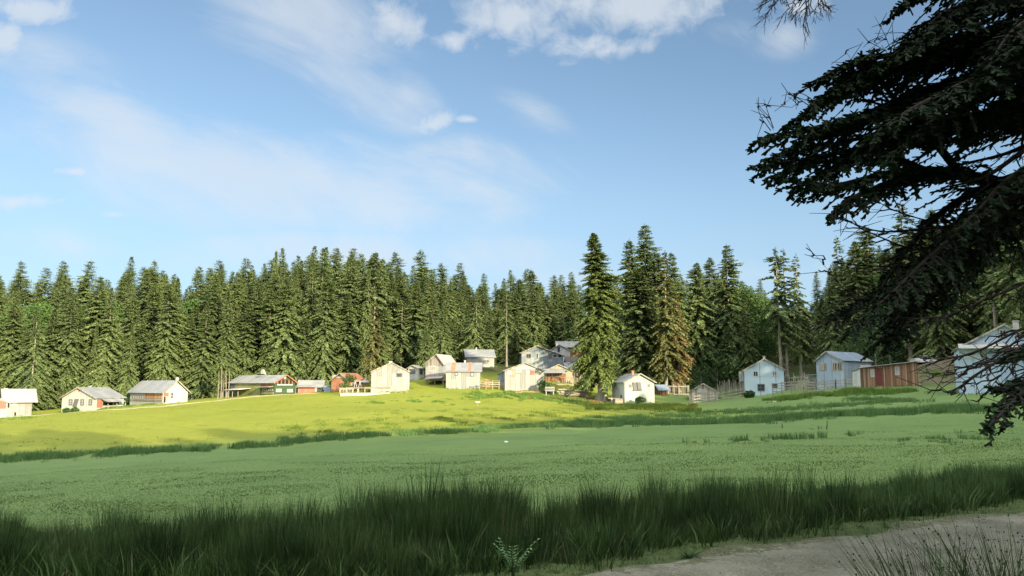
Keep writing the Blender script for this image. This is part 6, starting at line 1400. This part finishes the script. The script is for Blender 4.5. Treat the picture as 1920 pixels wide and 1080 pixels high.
    # thin limbs in the open gap on the right
    bough([(2080, 240, 7.6), (1960, 260, 7.4), (1880, 290, 7.2), (1790, 310, 7.1)], (.1, 1), .35, .7, .03, bare=True)
    bough([(2080, 200, 7.0), (1940, 270, 6.9), (1850, 330, 6.8), (1780, 350, 6.8)], (.1, 1), .35, .7, .03, bare=True)
    bough([(1960, 170, 7.3), (1925, 230, 7.2), (1912, 300, 7.2)], (.1, 1), .3, .8, .025, bare=True)
    # dark middle bough sweeping down-left
    bough([(2120, 260, 7.6), (1980, 330, 7.3), (1860, 395, 7.0), (1760, 470, 6.8), (1680, 545, 6.6), (1600, 612, 6.5)], (.08, 1), .72, 2.2, .06, droop=.3, sc=.85)
    bough([(2120, 320, 8.0), (1960, 380, 7.7), (1840, 440, 7.4), (1760, 520, 7.2), (1690, 590, 7.0), (1650, 640, 6.9)], (.08, 1), .60, 2.2, .05, droop=.3, sc=.85)
    bough([(2120, 210, 7.8), (1980, 300, 7.5), (1850, 350, 7.3), (1770, 395, 7.2), (1700, 470, 7.1), (1640, 560, 7.0)], (.1, 1), .48, 1.6, .05, droop=.3, sc=.85)
    bough([(2100, 240, 7.0), (1990, 290, 6.8), (1900, 330, 6.6), (1830, 400, 6.5), (1790, 440, 6.4)], (.0, 1), .52, 1.4, .04, sc=.85)
    bough([(1980, 300, 7.9), (1860, 370, 7.7), (1780, 440, 7.6), (1700, 510, 7.5), (1620, 560, 7.4), (1570, 585, 7.4)], (.1, 1), .60, 1.8, .04, droop=.35, sc=.9)
    bough([(1900, 420, 6.9), (1820, 480, 6.8), (1740, 550, 6.7), (1690, 610, 6.6), (1660, 655, 6.6)], (.05, 1), .42, 1.8, .03, droop=.45, sc=.85)
    # bare lower limbs
    for sp, rd in (([(1900, 395, 7.2), (1800, 420, 7.0), (1700, 432, 6.9), (1640, 432, 6.8), (1572, 408, 6.7)], .026), ([(1850, 440, 7.2), (1740, 470, 7.0), (1640, 440, 6.9), (1560, 395, 6.8)], .02),
                   ([(1900, 450, 7.4), (1760, 495, 7.2), (1660, 500, 7.1), (1560, 492, 7.0)], .02), ([(1880, 400, 7.4), (1760, 415, 7.2), (1680, 395, 7.1), (1640, 375, 7.0)], .016),
                   ([(1820, 540, 7.0), (1700, 580, 6.8), (1610, 602, 6.7), (1540, 590, 6.6)], .018), ([(1740, 470, 7.1), (1620, 560, 7.0), (1520, 470, 6.9)], .008),
                   ([(2080, 420, 7.0), (1940, 520, 6.7), (1850, 560, 6.5), (1780, 590, 6.4), (1700, 600, 6.3)], .022), ([(2060, 560, 6.4), (1920, 615, 6.2), (1840, 655, 6.1), (1780, 672, 6.0), (1725, 672, 6.0)], .022),
                   ([(2040, 590, 6.0), (1920, 650, 5.8), (1850, 690, 5.7), (1800, 725, 5.7), (1775, 735, 5.6), (1765, 730, 5.6)], .022),
                   ([(2050, 575, 6.1), (1930, 625, 6.0), (1860, 672, 5.9), (1800, 690, 5.9), (1745, 705, 5.8)], .014), ([(2060, 610, 6.3), (1950, 640, 6.2), (1880, 700, 6.1), (1845, 745, 6.0)], .012),
                   ([(2040, 640, 6.4), (1930, 665, 6.2), (1870, 680, 6.1), (1790, 700, 6.1)], .014), 
                   ([(1925, 330, 7), (1918, 420, 7), (1905, 470, 6.9), (1890, 520, 6.9)], .016)):
        bough(sp, (.2, 1), .36, .6, rd*.5, bare=True, name='bare_bough', spread=.8, droop=.1)
    # small leafy boughs at the lower right edge
    bough([(2060, 640, 5.6), (1960, 700, 5.4), (1905, 750, 5.2), (1865, 790, 5.1), (1850, 806, 5.1)], (.15, 1), .33, 2.0, .02, droop=.2, sc=.7)
    bough([(2060, 680, 5.9), (1980, 700, 5.7), (1920, 715, 5.6), (1862, 732, 5.5)], (.2, 1), .30, 2.0, .016, droop=.1, sc=.7)
    bough([(2060, 620, 5.5), (1990, 640, 5.4), (1930, 655, 5.3), (1895, 672, 5.2)], (.3, 1), .25, 1.7, .013, sc=.7)
    # dead twigs standing up from the upper edge and left tip
    for sp in ([(1690, 165, 7.1), (1665, 80, 7.1), (1640, 30, 7.1)], [(1660, 90, 7.1), (1700, 60, 7.1)], [(1655, 70, 7.1), (1630, 80, 7.1)], [(1445, 245, 6.9), (1425, 215, 6.9), (1419, 185, 6.9)], [(1450, 240, 6.9), (1438, 205, 6.9), (1432, 185, 6.9)],
               [(1520, 200, 7), (1485, 178, 7), (1465, 180, 7)], [(1640, 160, 7.1), (1612, 135, 7.05), (1585, 95, 7)], [(1540, 200, 7.), (1500, 175, 7.), (1468, 196, 7.)]):
        bough(sp, (.3, 1), .07, .5, .004, bare=True, name='dead_twig')
near_fir()
def bare_crown():
    rng = random.Random(8); p = Vector((3.6, 6.0, 0)); z = gz(5.2, 3.0); r = empty('bare_tree', (5.2, 3.0, z)); tag(r, 'leafless tree whose thin twigs hang into the top edge against the clouds', 'bare tree'); o = Vector(r.location); m = MB()
    tipc = at(1500, -40, 6.5)-o
    MB().tube([(0, 0, -.3), (0, 0, 3), (-.3, .5, 6.5), (-.6, 1.5, 8.5)], [.22, .18, .13, .06], 9).build('trunk', BARK_D, r)
    def tw(a, d, l, rr, k):
        b = a+d*l; mid = (a+b)/2+Vector((rng.uniform(-1, 1), rng.uniform(-1, 1), rng.uniform(-1, 1)))*l*.08; m.tube([a, mid, b], [rr, rr*.8, rr*.6], 4, False)
        if k > 0:
            for q in range(rng.choice((2, 3, 3))):
                nd = (d+Vector((rng.uniform(-.75, .75), rng.uniform(-.6, .6), rng.uniform(-.6, .45)))).normalized(); tw(a.lerp(b, rng.uniform(.35, 1)), nd, l*rng.uniform(.55, .85), rr*.7, k-1)
    m.tube([(-.5, 1.3, 8.2), tipc+Vector((.8, 0, .6)), tipc], [.05, .02, .012], 5)
    for sp in ((1540, -30, 1500, 20), (1500, -40, 1455, 10), (1520, -40, 1490, 30), (1470, -40, 1440, -5), (1545, -40, 1530, 12)):
        a = at(sp[0], sp[1], 6.5)-o; b = at(sp[2], sp[3], 6.5)-o; m.tube([tipc, a], [.012, .009], 4, False); tw(a, (b-a).normalized(), (b-a).length*.75, .008, 4)
    m.build('branch', mat_plain('bare_twig', (.05, .04, .035), .2, .9, 9), r)
bare_crown()
